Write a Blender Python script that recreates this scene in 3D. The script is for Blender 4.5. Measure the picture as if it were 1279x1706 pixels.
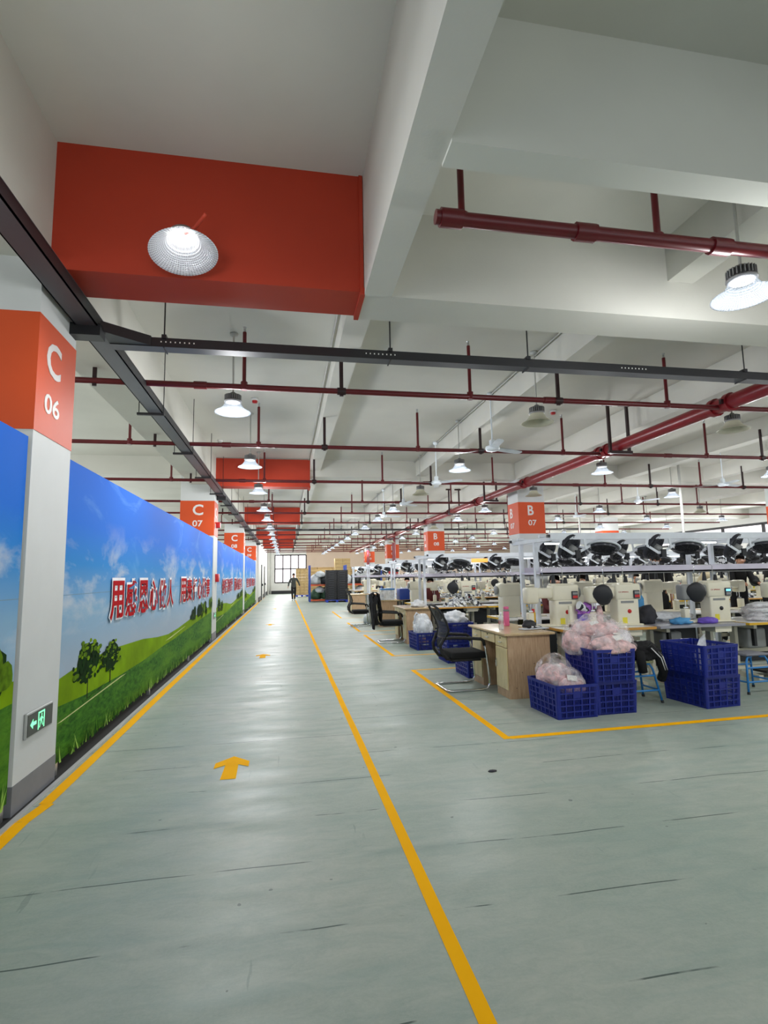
import bpy, bmesh, math, random
from mathutils import Vector, Matrix, noise
R = random.Random(7)
PI = math.pi
for o in list(bpy.data.objects):
    bpy.data.objects.remove(o)
SC = bpy.context.scene
COL = SC.collection

# ------------------------------------------------------------------ camera
F_PX = 895.87
yaw, pit, roll = 0.18265, 0.11778, -0.0188
fw = Vector((math.sin(yaw) * math.cos(pit), math.cos(yaw) * math.cos(pit), math.sin(pit)))
rt = Vector((math.cos(yaw), -math.sin(yaw), 0))
up = rt.cross(fw)
rt2 = rt * math.cos(roll) + up * math.sin(roll)
up2 = -rt * math.sin(roll) + up * math.cos(roll)
cam = bpy.data.cameras.new('camera')
cam.sensor_fit = 'HORIZONTAL'
cam.sensor_width = 36
cam.lens = F_PX / 1279 * 36
cam.clip_start = .05
cam.clip_end = 300
camo = bpy.data.objects.new('camera', cam)
M4 = Matrix.Identity(4)
for i in range(3):
    M4[i][0] = rt2[i]; M4[i][1] = up2[i]; M4[i][2] = -fw[i]
M4[2][3] = 1.5
camo.matrix_world = M4
COL.objects.link(camo)
SC.camera = camo

# ------------------------------------------------------------------ world, exposure
SC.view_settings.view_transform = 'Standard'
SC.view_settings.look = 'None'
SC.view_settings.gamma = 1
SC.view_settings.use_curve_mapping = False
SC.view_settings.exposure = 0.42
LAMP_W = 45.0          # watts of each lit pendant
LAMP_UP = 38.0          # point light added under each lit pendant to brighten the ceiling
W = bpy.data.worlds.new('world')
SC.world = W
W.use_nodes = True
W.node_tree.nodes['Background'].inputs[0].default_value = (.92, .96, 1, 1)
W.node_tree.nodes['Background'].inputs[1].default_value = .95
def area(name, loc, rot, sx, sy, power, color=(1, 1, 1)):
    l = bpy.data.lights.new(name, 'AREA'); l.shape = 'RECTANGLE'; l.size = sx; l.size_y = sy
    l.energy = power; l.color = color
    o = bpy.data.objects.new(name, l); o.location = loc; o.rotation_euler = rot
    COL.objects.link(o)
    return o
area('daylight_far_window', (.5, 50.7, 2.3), (PI / 2, 0, PI), 2.8, 2.5, 90, (.93, .96, 1))
area('fill_left', (-9.8, 22, 2.2), (PI / 2, 0, -PI / 2), 44, 2.2, 1500, (.95, .97, 1))  # unseen fill light added along the left wall to brighten the ceiling
area('daylight_right_windows', (22.6, 27, 2.6), (PI / 2, 0, PI / 2), 14, 1.6, 500, (.95, .97, 1))

# ------------------------------------------------------------------ materials
MAT = {}
def nt(name):
    m = bpy.data.materials.new(name); m.use_nodes = True
    MAT[name] = m
    return m, m.node_tree.nodes, m.node_tree.links, m.node_tree.nodes['Principled BSDF']
def s2l(c):
    return tuple(((v / 255) / 12.92 if v / 255 <= .04045 else ((v / 255 + .055) / 1.055) ** 2.4) for v in c)
def mat(name, rgb, rough=.5, metal=0, var=.06, scale=8, spec=.5, bump=0, emit=0, trans=0, alpha=1, bscale=None):
    m, N, L, P = nt(name)
    c = s2l(rgb)
    tc = N.new('ShaderNodeTexCoord')
    nz = N.new('ShaderNodeTexNoise'); nz.inputs['Scale'].default_value = scale; nz.inputs['Detail'].default_value = 4
    L.new(tc.outputs['Object'], nz.inputs['Vector'])
    cr = N.new('ShaderNodeValToRGB')
    cr.color_ramp.elements[0].position = .3; cr.color_ramp.elements[1].position = .7
    cr.color_ramp.elements[0].color = tuple(max(0, v * (1 - var)) for v in c) + (1,)
    cr.color_ramp.elements[1].color = tuple(min(1, v * (1 + var)) for v in c) + (1,)
    L.new(nz.outputs['Fac'], cr.inputs[0])
    L.new(cr.outputs[0], P.inputs['Base Color'])
    P.inputs['Roughness'].default_value = rough
    P.inputs['Metallic'].default_value = metal
    P.inputs['Specular IOR Level'].default_value = spec
    if bump:
        b = N.new('ShaderNodeBump'); b.inputs['Strength'].default_value = bump; b.inputs['Distance'].default_value = .02
        n2 = N.new('ShaderNodeTexNoise'); n2.inputs['Scale'].default_value = bscale or scale * 3; n2.inputs['Detail'].default_value = 5
        L.new(tc.outputs['Object'], n2.inputs['Vector']); L.new(n2.outputs['Fac'], b.inputs['Height']); L.new(b.outputs[0], P.inputs['Normal'])
    if emit:
        P.inputs['Emission Color'].default_value = c + (1,); P.inputs['Emission Strength'].default_value = emit
    if trans:
        P.inputs['Transmission Weight'].default_value = trans
    if alpha < 1:
        P.inputs['Alpha'].default_value = alpha
    return m
mat('ceiling_paint', (206, 205, 196), .85, var=.04, scale=1.2, bump=.05, bscale=60)
mat('ceiling_paint_near', (208, 209, 200), .85, var=.04, scale=1.2)
mat('wall_paint', (214, 214, 210), .8, var=.03, scale=2)
mat('wall_warm_lit', (196, 176, 158), .8, var=.03, scale=1)  # same wall as the rest; warm light is put into its colour
mat('column_paint', (205, 208, 207), .6, var=.03, scale=3)
mat('orange_paint', (208, 74, 16), .55, var=.05, scale=2)
mat('orange_red_paint', (176, 50, 20), .6, var=.06, scale=1.5)
mat('white_letter', (225, 222, 220), .5)
mat('grey_base', (118, 121, 126), .6)
mat('gap_shade', (14, 12, 12), .8)  # shade of the gap below the murals, put into the colour
mat('baseboard_dark', (38, 40, 44), .5)
mat('red_pipe', (94, 14, 22), .32, var=.1, scale=5)
mat('main_pipe_red', (124, 20, 30), .3, var=.1, scale=5)
mat('dark_bracket', (40, 14, 18), .45)
mat('tray_metal', (74, 77, 84), .42, var=.06, scale=3)
mat('black_steel', (24, 25, 28), .45)
mat('steel', (190, 192, 194), .3, metal=.9)
mat('chrome', (215, 217, 220), .12, metal=1)
mat('lamp_housing', (150, 150, 150), .4, metal=.5)
mat('lamp_unlit', (190, 188, 165), .35)
mat('fan_white', (226, 234, 240), .35)
mat('rack_white', (228, 234, 240), .38, var=.04)
mat('shelf_lilac', (216, 211, 226), .4, var=.03)
mat('tabletop_white', (234, 234, 232), .28)
mat('table_edge', (206, 150, 60), .45)
mat('table_edge_yellow', (222, 176, 40), .45)
mat('tabletop_grey', (150, 150, 158), .3)
mat('leg_cream', (196, 192, 172), .45)
mat('machine_cream', (230, 225, 202), .34, var=.03)
mat('machine_grey', (140, 142, 140), .35)
mat('panel_dark', (52, 54, 62), .3)
mat('screen_blue', (110, 200, 235), .2, emit=1.2)
mat('button_red', (200, 26, 24), .3)
mat('label_yellow', (226, 212, 60), .5)
mat('label_red_text', (176, 50, 44), .5)
mat('cover_black', (34, 36, 40), .55)
mat('crate_blue', (18, 36, 128), .38, var=.1, scale=12)
mat('stool_blue', (42, 128, 196), .3)
mat('stool_top', (196, 198, 150), .5)
mat('stool_top_grey', (120, 122, 130), .5)
mat('chair_black', (20, 20, 22), .6)
mat('chair_fabric', (16, 16, 17), .95, bump=.3, bscale=120)
mat('jacket_black', (15, 15, 17), .9, bump=.3, bscale=20)
mat('pink_bundle', (222, 184, 182), .6, var=.38, scale=18, bump=.5, bscale=40)
mat('white_cloth', (226, 228, 230), .65, var=.12, scale=20, bump=.5, bscale=40)
mat('grey_cloth', (168, 170, 172), .6, var=.15, scale=20, bump=.5)
mat('blue_cloth', (80, 150, 200), .8, var=.1)
mat('violet_cloth', (110, 84, 190), .7, var=.2, scale=30)
mat('purple_shoe', (160, 96, 190), .5, var=.4, scale=40)
mat('green_camo', (120, 160, 130), .8, var=.4, scale=30)
mat('dark_cloth', (44, 44, 50), .75, var=.2, scale=20)
mat('paper_white', (236, 236, 228), .6)
mat('bottle_pink', (238, 110, 160), .2, alpha=.85)
mat('cap_white', (236, 236, 236), .4)
mat('cardboard', (186, 160, 112), .8, var=.12, scale=9)
mat('tape_brown', (150, 118, 74), .6)
mat('pallet_blue', (28, 58, 170), .45)
mat('rack_blue', (36, 66, 150), .4)
mat('rack_orange', (214, 92, 52), .45)
mat('bag_white', (200, 206, 208), .4, var=.15, scale=10, bump=.4)
mat('bag_black', (30, 32, 34), .35, var=.3, scale=10, bump=.5)
mat('bag_green', (52, 84, 60), .6, var=.2)
mat('crate_black', (18, 20, 23), .45)
mat('skin', (196, 146, 118), .5, var=.04)
mat('hair_black', (18, 15, 14), .6)
mat('shirt_black', (18, 18, 20), .85)
mat('shirt_grey', (72, 76, 72), .85)
mat('shirt_beige', (200, 186, 152), .85)
mat('shirt_white', (210, 214, 220), .85)
mat('shirt_maroon', (96, 40, 40), .85)
mat('trousers', (20, 20, 24), .85)
mat('shoe_white', (220, 220, 220), .6)
mat('frame_black', (20, 22, 26), .4)
mat('window_light', (255, 246, 252), .5, emit=1.0)
mat('steel_door', (206, 208, 206), .5)
mat('red_box', (190, 24, 28), .4)
mat('exit_black', (60, 62, 56), .35)
mat('exit_green', (120, 235, 170), .4, emit=1.0)
mat('sign_grey', (176, 178, 176), .4)
mat('amber_sign', (250, 180, 90), .4, emit=.8)
mat('conduit', (178, 178, 172), .5)
mat('tube_lit', (250, 252, 255), .3, emit=3.0)
mat('sky_seam', (120, 150, 170), .7, spec=.04)
mat('text_red', (176, 8, 20), .7, spec=.04)
mat('text_white', (236, 236, 240), .5)
mat('hill_lime', (116, 150, 10), .7, spec=.04, var=.25, scale=2.5)
mat('hill_path', (196, 200, 140), .7, spec=.04)
mat('tree_dark', (18, 46, 10), .7, spec=.04, var=.5, scale=14)
mat('tree_light', (84, 116, 16), .7, spec=.04, var=.4, scale=18)
mat('trunk', (34, 34, 20), .7, spec=.04)
mat('blade_light', (150, 190, 90), .7, spec=.04, var=.3, scale=9)
mat('blade_dark', (26, 72, 22), .7, spec=.04, var=.3, scale=9)

# glossy lit lens: lamp emitting disc
m, N, L, P = nt('lamp_glow')
P.inputs['Emission Color'].default_value = (1, 1, 1, 1); P.inputs['Emission Strength'].default_value = 9
def shade_mat(name, base_c, tl_c):
    m, N, L, P = nt(name)
    P.inputs['Base Color'].default_value = base_c; P.inputs['Roughness'].default_value = .15
    tc = N.new('ShaderNodeTexCoord'); sx = N.new('ShaderNodeSeparateXYZ'); L.new(tc.outputs['Object'], sx.inputs[0])
    def mth(op, a, b=None):
        n = N.new('ShaderNodeMath'); n.operation = op
        for i, v in enumerate((a, b)):
            if v is None: continue
            if isinstance(v, (int, float)): n.inputs[i].default_value = v
            else: L.new(v, n.inputs[i])
        return n.outputs[0]
    ang = mth('SINE', mth('MULTIPLY', mth('ARCTAN2', sx.outputs[1], sx.outputs[0]), 64))
    rad = mth('SQRT', mth('ADD', mth('MULTIPLY', sx.outputs[0], sx.outputs[0]), mth('MULTIPLY', sx.outputs[1], sx.outputs[1])))
    rng_ = mth('SINE', mth('MULTIPLY', rad, 620))
    pat = mth('MULTIPLY', mth('ADD', ang, 1), mth('ADD', rng_, 1))
    bp = N.new('ShaderNodeBump'); bp.inputs['Strength'].default_value = .8; bp.inputs['Distance'].default_value = .004
    L.new(pat, bp.inputs['Height']); L.new(bp.outputs[0], P.inputs['Normal'])
    tl = N.new('ShaderNodeBsdfTranslucent'); tl.inputs[0].default_value = tl_c
    tr = N.new('ShaderNodeBsdfTransparent')
    m1 = N.new('ShaderNodeMixShader'); m1.inputs[0].default_value = .3
    m2 = N.new('ShaderNodeMixShader')
    fm = N.new('ShaderNodeMapRange'); fm.inputs['From Max'].default_value = 4; fm.inputs['To Min'].default_value = .1; fm.inputs['To Max'].default_value = .7
    L.new(pat, fm.inputs[0]); L.new(fm.outputs[0], m2.inputs[0])
    out = N['Material Output']
    L.new(P.outputs[0], m1.inputs[1]); L.new(tl.outputs[0], m1.inputs[2])
    L.new(m1.outputs[0], m2.inputs[1]); L.new(tr.outputs[0], m2.inputs[2]); L.new(m2.outputs[0], out.inputs[0])
shade_mat('lamp_shade', (.2, .225, .25, 1), (.34, .38, .42, 1))
shade_mat('lamp_shade_bright', (.8, .84, .88, 1), (.85, .9, .95, 1))  # lighter copy of the shade; its glow is put into the colour

def film(name, tint, fac):
    m, N, L, P = nt(name)
    P.inputs['Base Color'].default_value = s2l(tint) + (1,); P.inputs['Roughness'].default_value = .12
    tc = N.new('ShaderNodeTexCoord'); nz = N.new('ShaderNodeTexNoise'); nz.inputs['Scale'].default_value = 9; nz.inputs['Detail'].default_value = 5
    L.new(tc.outputs['Object'], nz.inputs['Vector'])
    b = N.new('ShaderNodeBump'); b.inputs['Strength'].default_value = 1; b.inputs['Distance'].default_value = .02
    L.new(nz.outputs['Fac'], b.inputs['Height']); L.new(b.outputs[0], P.inputs['Normal'])
    t = N.new('ShaderNodeBsdfTransparent'); mx = N.new('ShaderNodeMixShader')
    r = N.new('ShaderNodeMapRange'); r.inputs['From Min'].default_value = .35; r.inputs['From Max'].default_value = .65
    r.inputs['To Min'].default_value = max(0, fac - .25); r.inputs['To Max'].default_value = min(1, fac + .25)
    L.new(nz.outputs['Fac'], r.inputs[0]); L.new(r.outputs[0], mx.inputs[0])
    L.new(P.outputs[0], mx.inputs[1]); L.new(t.outputs[0], mx.inputs[2]); L.new(mx.outputs[0], N['Material Output'].inputs[0])
film('clear_film', (236, 230, 232), .78)
film('milky_film', (236, 240, 244), .4)
film('bottle_clear', (225, 232, 235), .65)

# fine slatted cell of a plastic crate: real slats are in the mesh; mesh chair back is a net
m, N, L, P = nt('chair_net')
P.inputs['Base Color'].default_value = s2l((26, 27, 30)) + (1,); P.inputs['Roughness'].default_value = .6
tc = N.new('ShaderNodeTexCoord'); ck = N.new('ShaderNodeTexChecker'); ck.inputs['Scale'].default_value = 260
L.new(tc.outputs['Object'], ck.inputs['Vector'])
t = N.new('ShaderNodeBsdfTransparent'); mx = N.new('ShaderNodeMixShader')
mm = N.new('ShaderNodeMath'); mm.operation = 'MULTIPLY'; mm.inputs[1].default_value = .35
L.new(ck.outputs['Fac'], mm.inputs[0]); L.new(mm.outputs[0], mx.inputs[0]); L.new(P.outputs[0], mx.inputs[1]); L.new(t.outputs[0], mx.inputs[2])
L.new(mx.outputs[0], N['Material Output'].inputs[0])

# wood laminate
def wood(name, a, b, rough=.35, sc=(3, 3, 30)):
    m, N, L, P = nt(name)
    tc = N.new('ShaderNodeTexCoord'); mp = N.new('ShaderNodeMapping'); mp.inputs['Scale'].default_value = sc
    nz = N.new('ShaderNodeTexNoise'); nz.inputs['Scale'].default_value = 4; nz.inputs['Detail'].default_value = 8; nz.inputs['Roughness'].default_value = .65
    cr = N.new('ShaderNodeValToRGB'); cr.color_ramp.elements[0].position = .35; cr.color_ramp.elements[1].position = .65
    cr.color_ramp.elements[0].color = s2l(a) + (1,); cr.color_ramp.elements[1].color = s2l(b) + (1,)
    L.new(tc.outputs['Object'], mp.inputs[0]); L.new(mp.outputs[0], nz.inputs['Vector']); L.new(nz.outputs['Fac'], cr.inputs[0]); L.new(cr.outputs[0], P.inputs['Base Color'])
    P.inputs['Roughness'].default_value = rough
wood('wood_side', (170, 138, 104), (202, 172, 138), .45, (16, 16, 1.2))
wood('wood_top', (196, 168, 124), (214, 190, 150), .22, (3, 12, 3))
wood('wood_door', (206, 190, 140), (222, 206, 160), .35, (6, 6, 1.5))

# floor: green-grey hardened concrete with control joints, scuffs and scratches
m, N, L, P = nt('floor_concrete')
tc = N.new('ShaderNodeTexCoord'); sx = N.new('ShaderNodeSeparateXYZ'); L.new(tc.outputs['Object'], sx.inputs[0])
def noi(scale, detail=5, vec=None, dist=0, rough=.55):
    n = N.new('ShaderNodeTexNoise'); n.inputs['Scale'].default_value = scale; n.inputs['Detail'].default_value = detail
    n.inputs['Distortion'].default_value = dist; n.inputs['Roughness'].default_value = rough
    L.new(vec or tc.outputs['Object'], n.inputs['Vector'])
    return n.outputs['Fac']
def mapp(scale, rot=(0, 0, 0)):
    mp = N.new('ShaderNodeMapping'); mp.inputs['Scale'].default_value = scale; mp.inputs['Rotation'].default_value = rot
    L.new(tc.outputs['Object'], mp.inputs[0]); return mp.outputs[0]
def math_(op, a, b=None, c=None):
    n = N.new('ShaderNodeMath'); n.operation = op
    for i, v in enumerate((a, b, c)):
        if v is None: continue
        if isinstance(v, (int, float)): n.inputs[i].default_value = v
        else: L.new(v, n.inputs[i])
    return n.outputs[0]
def mrange(v, a, b, c=0, d=1):
    n = N.new('ShaderNodeMapRange'); L.new(v, n.inputs[0])
    for i, x in enumerate((a, b, c, d)): n.inputs[i + 1].default_value = x
    return n.outputs[0]
def mixc(f, a, b, mode='MIX'):
    n = N.new('ShaderNodeMix'); n.data_type = 'RGBA'; n.blend_type = mode
    if isinstance(f, (int, float)): n.inputs[0].default_value = f
    else: L.new(f, n.inputs[0])
    for i, v in ((6, a), (7, b)):
        if isinstance(v, tuple): n.inputs[i].default_value = s2l(v) + (1,)
        else: L.new(v, n.inputs[i])
    return n.outputs[2]
base = mixc(mrange(noi(.55, 6), .35, .65), (152, 166, 153), (173, 178, 165))
fine = mrange(noi(7, 9, mapp((.7, 1.5, 1)), .6, .75), .40, .62)
base = mixc(math_('MULTIPLY', fine, .38), base, (126, 144, 133))
grit = mrange(noi(60, 4, None, 0, .8), .42, .62)
base = mixc(math_('MULTIPLY', grit, .14), base, (192, 196, 186))
streak = mrange(noi(3.2, 7, mapp((.35, 2.2, 1)), .8), .50, .66)
base = mixc(math_('MULTIPLY', streak, .3), base, (128, 152, 143))
dark = mrange(noi(1.5, 8, mapp((.5, 1.4, 1)), 1.2, .7), .60, .72)
base = mixc(math_('MULTIPLY', dark, .35), base, (110, 136, 128))
# transverse hairline scratches, broken up along their length
wob = math_('MULTIPLY', math_('SUBTRACT', noi(.8, 2), .5), .10)
yy = math_('ADD', sx.outputs[1], wob)
fr = math_('ABSOLUTE', math_('SUBTRACT', math_('FRACT', math_('DIVIDE', yy, .56)), .5))
ln = math_('LESS_THAN', fr, .0075)
brk = mrange(noi(1.6, 4, mapp((1.0, 2.5, 1))), .50, .55)
lines = math_('MULTIPLY', ln, brk)
soft = math_('MULTIPLY', mrange(fr, .0, .11, 1, 0), mrange(noi(1.1, 4, mapp((.8, 1.7, 1))), .5, .68))
base = mixc(math_('MULTIPLY', soft, .42), base, (98, 124, 116))
base = mixc(math_('MULTIPLY', lines, .85), base, (46, 66, 60))
# oblique scratches
v2 = mapp((9, .8, 1), (0, 0, .35))
sc2 = mrange(noi(2.5, 2, v2), .68, .70)
base = mixc(math_('MULTIPLY', math_('MULTIPLY', sc2, mrange(noi(.8, 2), .5, .6)), .3), base, (86, 108, 102))
# joint lines of the slab: one every 9.55 m across, darker stained seam
spk = math_('GREATER_THAN', noi(11, 1), .785)
base = mixc(math_('MULTIPLY', spk, .6), base, (80, 92, 88))
L.new(base, P.inputs['Base Color'])
L.new(mrange(noi(2.2, 6, mapp((.6, 2, 1))), .3, .7, .34, .55), P.inputs['Roughness'])
P.inputs['Specular IOR Level'].default_value = .27
bp = N.new('ShaderNodeBump'); bp.inputs['Strength'].default_value = .18; bp.inputs['Distance'].default_value = .01
L.new(noi(5, 6, mapp((.5, 1.6, 1))), bp.inputs['Height']); L.new(bp.outputs[0], P.inputs['Normal'])

mat('tape_yellow', (254, 182, 0), .8, var=.05, scale=3, spec=.1)

# mural sky: blue above, hazy pale below, clouds (object coords: y along wall, z height)
m, N, L, P = nt('mural_sky')
tc = N.new('ShaderNodeTexCoord'); sx = N.new('ShaderNodeSeparateXYZ'); L.new(tc.outputs['Object'], sx.inputs[0])
cr = N.new('ShaderNodeValToRGB')
E_ = cr.color_ramp.elements
E_[0].position = .32; E_[0].color = s2l((160, 176, 192)) + (1,)
E_[1].position = 1; E_[1].color = s2l((0, 98, 206)) + (1,)
for p_, c_ in ((.50, (132, 172, 202)), (.66, (36, 134, 206)), (.8, (2, 108, 214))):
    e = E_.new(p_); e.color = s2l(c_) + (1,)
L.new(math_('DIVIDE', sx.outputs[2], 2.5), cr.inputs[0])
cl = mrange(noi(1.0, 7, mapp((.0, 1.1, 2.6)), .3, .6), .50, .68)
clm = math_('MULTIPLY', cl, mrange(math_('ABSOLUTE', math_('SUBTRACT', sx.outputs[2], 1.45)), .1, .65, .85, 0))
c2 = mixc(clm, cr.outputs[0], (206, 208, 210))
wisp = mrange(noi(1.2, 6, mapp((0, .7, 1.5), (.5, 0, 0)), 1.2), .58, .75)
c2 = mixc(math_('MULTIPLY', wisp, .25), c2, (150, 205, 240))
L.new(c2, P.inputs['Base Color']); P.inputs['Roughness'].default_value = .6; P.inputs['Specular IOR Level'].default_value = .06
m, N, L, P = nt('mural_grass')
tc = N.new('ShaderNodeTexCoord'); sx = N.new('ShaderNodeSeparateXYZ'); L.new(tc.outputs['Object'], sx.inputs[0])
g = mixc(mrange(noi(9, 8, mapp((0, 1, 2.5), (.9, 0, 0)), .5, .7), .35, .65), (16, 70, 14), (72, 126, 30))
band = mrange(noi(1.1, 3, mapp((0, .5, 5))), .45, .62)
g = mixc(math_('MULTIPLY', band, .5), g, (98, 146, 36))
L.new(g, P.inputs['Base Color']); P.inputs['Roughness'].default_value = .6; P.inputs['Specular IOR Level'].default_value = .06

# ------------------------------------------------------------------ mesh builder
class MB:
    def __init__(s): s.v = []; s.f = []; s.m = []; s.sm = []; s.mats = []
    def mi(s, m):
        if m not in s.mats: s.mats.append(m)
        return s.mats.index(m)
    def add(s, vs, fs, m, smooth=False, T=None):
        o = len(s.v); k = s.mi(m)
        s.v += [tuple(T @ Vector(v)) if T else tuple(v) for v in vs]
        for f in fs: s.f.append(tuple(i + o for i in f)); s.m.append(k); s.sm.append(smooth)
        return s
    def box(s, a, b, m, T=None):
        x0, y0, z0 = a; x1, y1, z1 = b
        vs = [(x0, y0, z0), (x1, y0, z0), (x1, y1, z0), (x0, y1, z0), (x0, y0, z1), (x1, y0, z1), (x1, y1, z1), (x0, y1, z1)]
        return s.add(vs, [(0, 3, 2, 1), (4, 5, 6, 7), (0, 1, 5, 4), (1, 2, 6, 5), (2, 3, 7, 6), (3, 0, 4, 7)], m, T=T)
    def bbox(s, a, b, m, r=.01, T=None, seg=2):
        bm = bmesh.new(); bmesh.ops.create_cube(bm, size=1)
        for v in bm.verts:
            v.co = Vector([(a[i] + b[i]) / 2 + v.co[i] * (b[i] - a[i]) for i in range(3)])
        bmesh.ops.bevel(bm, geom=bm.edges[:], offset=r, segments=seg, profile=.5, affect='EDGES')
        bm.verts.index_update()
        s.add([v.co.copy() for v in bm.verts], [[v.index for v in f.verts] for f in bm.faces], m, True if seg > 1 else False, T)
        bm.free(); return s
    def cyl(s, p0, p1, r, m, n=10, r1=None, cap=True, smooth=True):
        p0 = Vector(p0); p1 = Vector(p1); d = (p1 - p0).normalized(); r1 = r if r1 is None else r1
        a = d.orthogonal().normalized(); b = d.cross(a)
        vs = []
        for p, q in ((p0, r), (p1, r1)):
            for i in range(n):
                t = 2 * PI * i / n; vs.append(p + a * math.cos(t) * q + b * math.sin(t) * q)
        s.add(vs, [(i, (i + 1) % n, n + (i + 1) % n, n + i) for i in range(n)], m, smooth)
        if cap: s.add(vs, [tuple(range(n))[::-1], tuple(range(n, 2 * n))], m, False)
        return s
    def tube(s, pts, r, m, n=8):
        pts = [Vector(p) for p in pts]; vs = []; a = None
        for i, p in enumerate(pts):
            d = (pts[min(i + 1, len(pts) - 1)] - pts[max(i - 1, 0)]).normalized()
            if a is None: a = d.orthogonal().normalized()
            a = (a - d * a.dot(d)).normalized(); b = d.cross(a)
            for k in range(n):
                t = 2 * PI * k / n; vs.append(p + a * math.cos(t) * r + b * math.sin(t) * r)
        fs = []
        for i in range(len(pts) - 1):
            for k in range(n):
                fs.append((i * n + k, i * n + (k + 1) % n, (i + 1) * n + (k + 1) % n, (i + 1) * n + k))
        fs.append(tuple(range(n))[::-1]); fs.append(tuple(range((len(pts) - 1) * n, len(pts) * n)))
        return s.add(vs, fs, m, True)
    def lathe(s, prof, m, c=(0, 0, 0), n=24, T=None):
        vs = []; fs = []
        for r, z in prof:
            for k in range(n):
                t = 2 * PI * k / n; vs.append((c[0] + r * math.cos(t), c[1] + r * math.sin(t), c[2] + z))
        for i in range(len(prof) - 1):
            for k in range(n):
                fs.append((i * n + k, i * n + (k + 1) % n, (i + 1) * n + (k + 1) % n, (i + 1) * n + k))
        return s.add(vs, fs, m, True, T)
    def poly(s, pts, m): return s.add(pts, [tuple(range(len(pts)))], m)
    def mesh(s, name):
        me = bpy.data.meshes.new(name); me.from_pydata(s.v, [], s.f)
        for m in s.mats: me.materials.append(MAT[m])
        me.polygons.foreach_set('material_index', s.m); me.polygons.foreach_set('use_smooth', s.sm)
        me.update(); return me
    def build(s, name, parent=None, loc=(0, 0, 0), rz=0, **k):
        return put(s.mesh(name), name, parent, loc, rz, **k)
def put(me, name, parent=None, loc=(0, 0, 0), rz=0, label=None, cat=None, group=None, kind=None, rot=None, scale=None):
    o = bpy.data.objects.new(name, me); COL.objects.link(o)
    o.location = loc; o.rotation_euler = rot or (0, 0, rz)
    if scale: o.scale = scale
    if parent: o.parent = parent
    return tag(o, label, cat, group, kind)
def tag(o, label=None, cat=None, group=None, kind=None):
    if label: o['label'] = label
    if cat: o['category'] = cat
    if group: o['group'] = group
    if kind: o['kind'] = kind
    return o
def thing(name, label, cat, loc=(0, 0, 0), rz=0, group=None):
    o = bpy.data.objects.new(name, None); COL.objects.link(o); o.empty_display_size = .1
    o.location = loc; o.rotation_euler = (0, 0, rz)
    return tag(o, label, cat, group)
KIDS = {}
def copy_tree(o, label=None, loc=None, rz=None, parent=None, kids=None):
    c = o.copy(); COL.objects.link(c)
    if parent: c.parent = parent
    if label: c['label'] = label
    if loc is not None: c.location = loc
    if rz is not None: c.rotation_euler = (0, 0, rz)
    for ch in [x for x in ALL() if x.parent == o] if kids is None else kids:
        copy_tree(ch, parent=c)
    return c
def ALL(): return list(COL.objects)
def children_of(o): return [x for x in COL.objects if x.parent == o]
ORD = ['nearest', 'second', 'third', 'fourth', 'fifth', 'sixth', 'seventh', 'eighth', 'ninth', 'tenth', 'eleventh', 'twelfth', 'thirteenth', 'fourteenth', 'fifteenth', 'sixteenth', 'seventeenth', 'eighteenth', 'nineteenth', 'twentieth']
def text_mesh(s, size, m, offset=0, extrude=.002, align='CENTER'):
    cu = bpy.data.curves.new('t', 'FONT'); cu.body = s; cu.size = size; cu.align_x = align; cu.offset = offset; cu.extrude = extrude
    cu.resolution_u = 3
    o = bpy.data.objects.new('t', cu); COL.objects.link(o)
    dg = bpy.context.evaluated_depsgraph_get()
    me = bpy.data.meshes.new_from_object(o.evaluated_get(dg)); bpy.data.objects.remove(o)
    me.materials.clear(); me.materials.append(MAT[m])
    return me
def fit(me, w, h):          # scale so the outline spans w x h, origin at lower left
    xs = [v.co.x for v in me.vertices]; ys = [v.co.y for v in me.vertices]
    x0, x1, y0, y1 = min(xs), max(xs), min(ys), max(ys)
    for v in me.vertices:
        v.co.x = (v.co.x - x0) / (x1 - x0) * w; v.co.y = (v.co.y - y0) / (y1 - y0) * h
    return me
ROT_FRONT = (PI / 2, 0, 0)          # text readable looking along +Y
ROT_RIGHT = (PI / 2, 0, PI / 2)     # text readable looking along -X
def blob(sx, sy, sz, m, seed, amp=.25, freq=2.2, sub=3, flat=True, mb=None, c=(0, 0, 0), crease=.5):
    bm = bmesh.new(); bmesh.ops.create_icosphere(bm, subdivisions=sub, radius=1)
    mb = mb or MB(); off = Vector((seed * 3.1, seed * 1.7, seed * .9)); vs = []
    for v in bm.verts:
        p = v.co.copy()
        n = noise.noise(p * freq + off) + crease * abs(noise.noise(p * freq * 2.7 + off)) * 1.2
        p = p * (1 + amp * n)
        z = p.z * sz
        if flat and z < -sz * .55: z = -sz * .55 + (z + sz * .55) * .15
        vs.append((c[0] + p.x * sx, c[1] + p.y * sy, c[2] + z + (sz * .6 if flat else 0)))
    bm.verts.index_update()
    mb.add(vs, [[v.index for v in f.verts] for f in bm.faces], m, True)
    bm.free(); return mb

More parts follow.
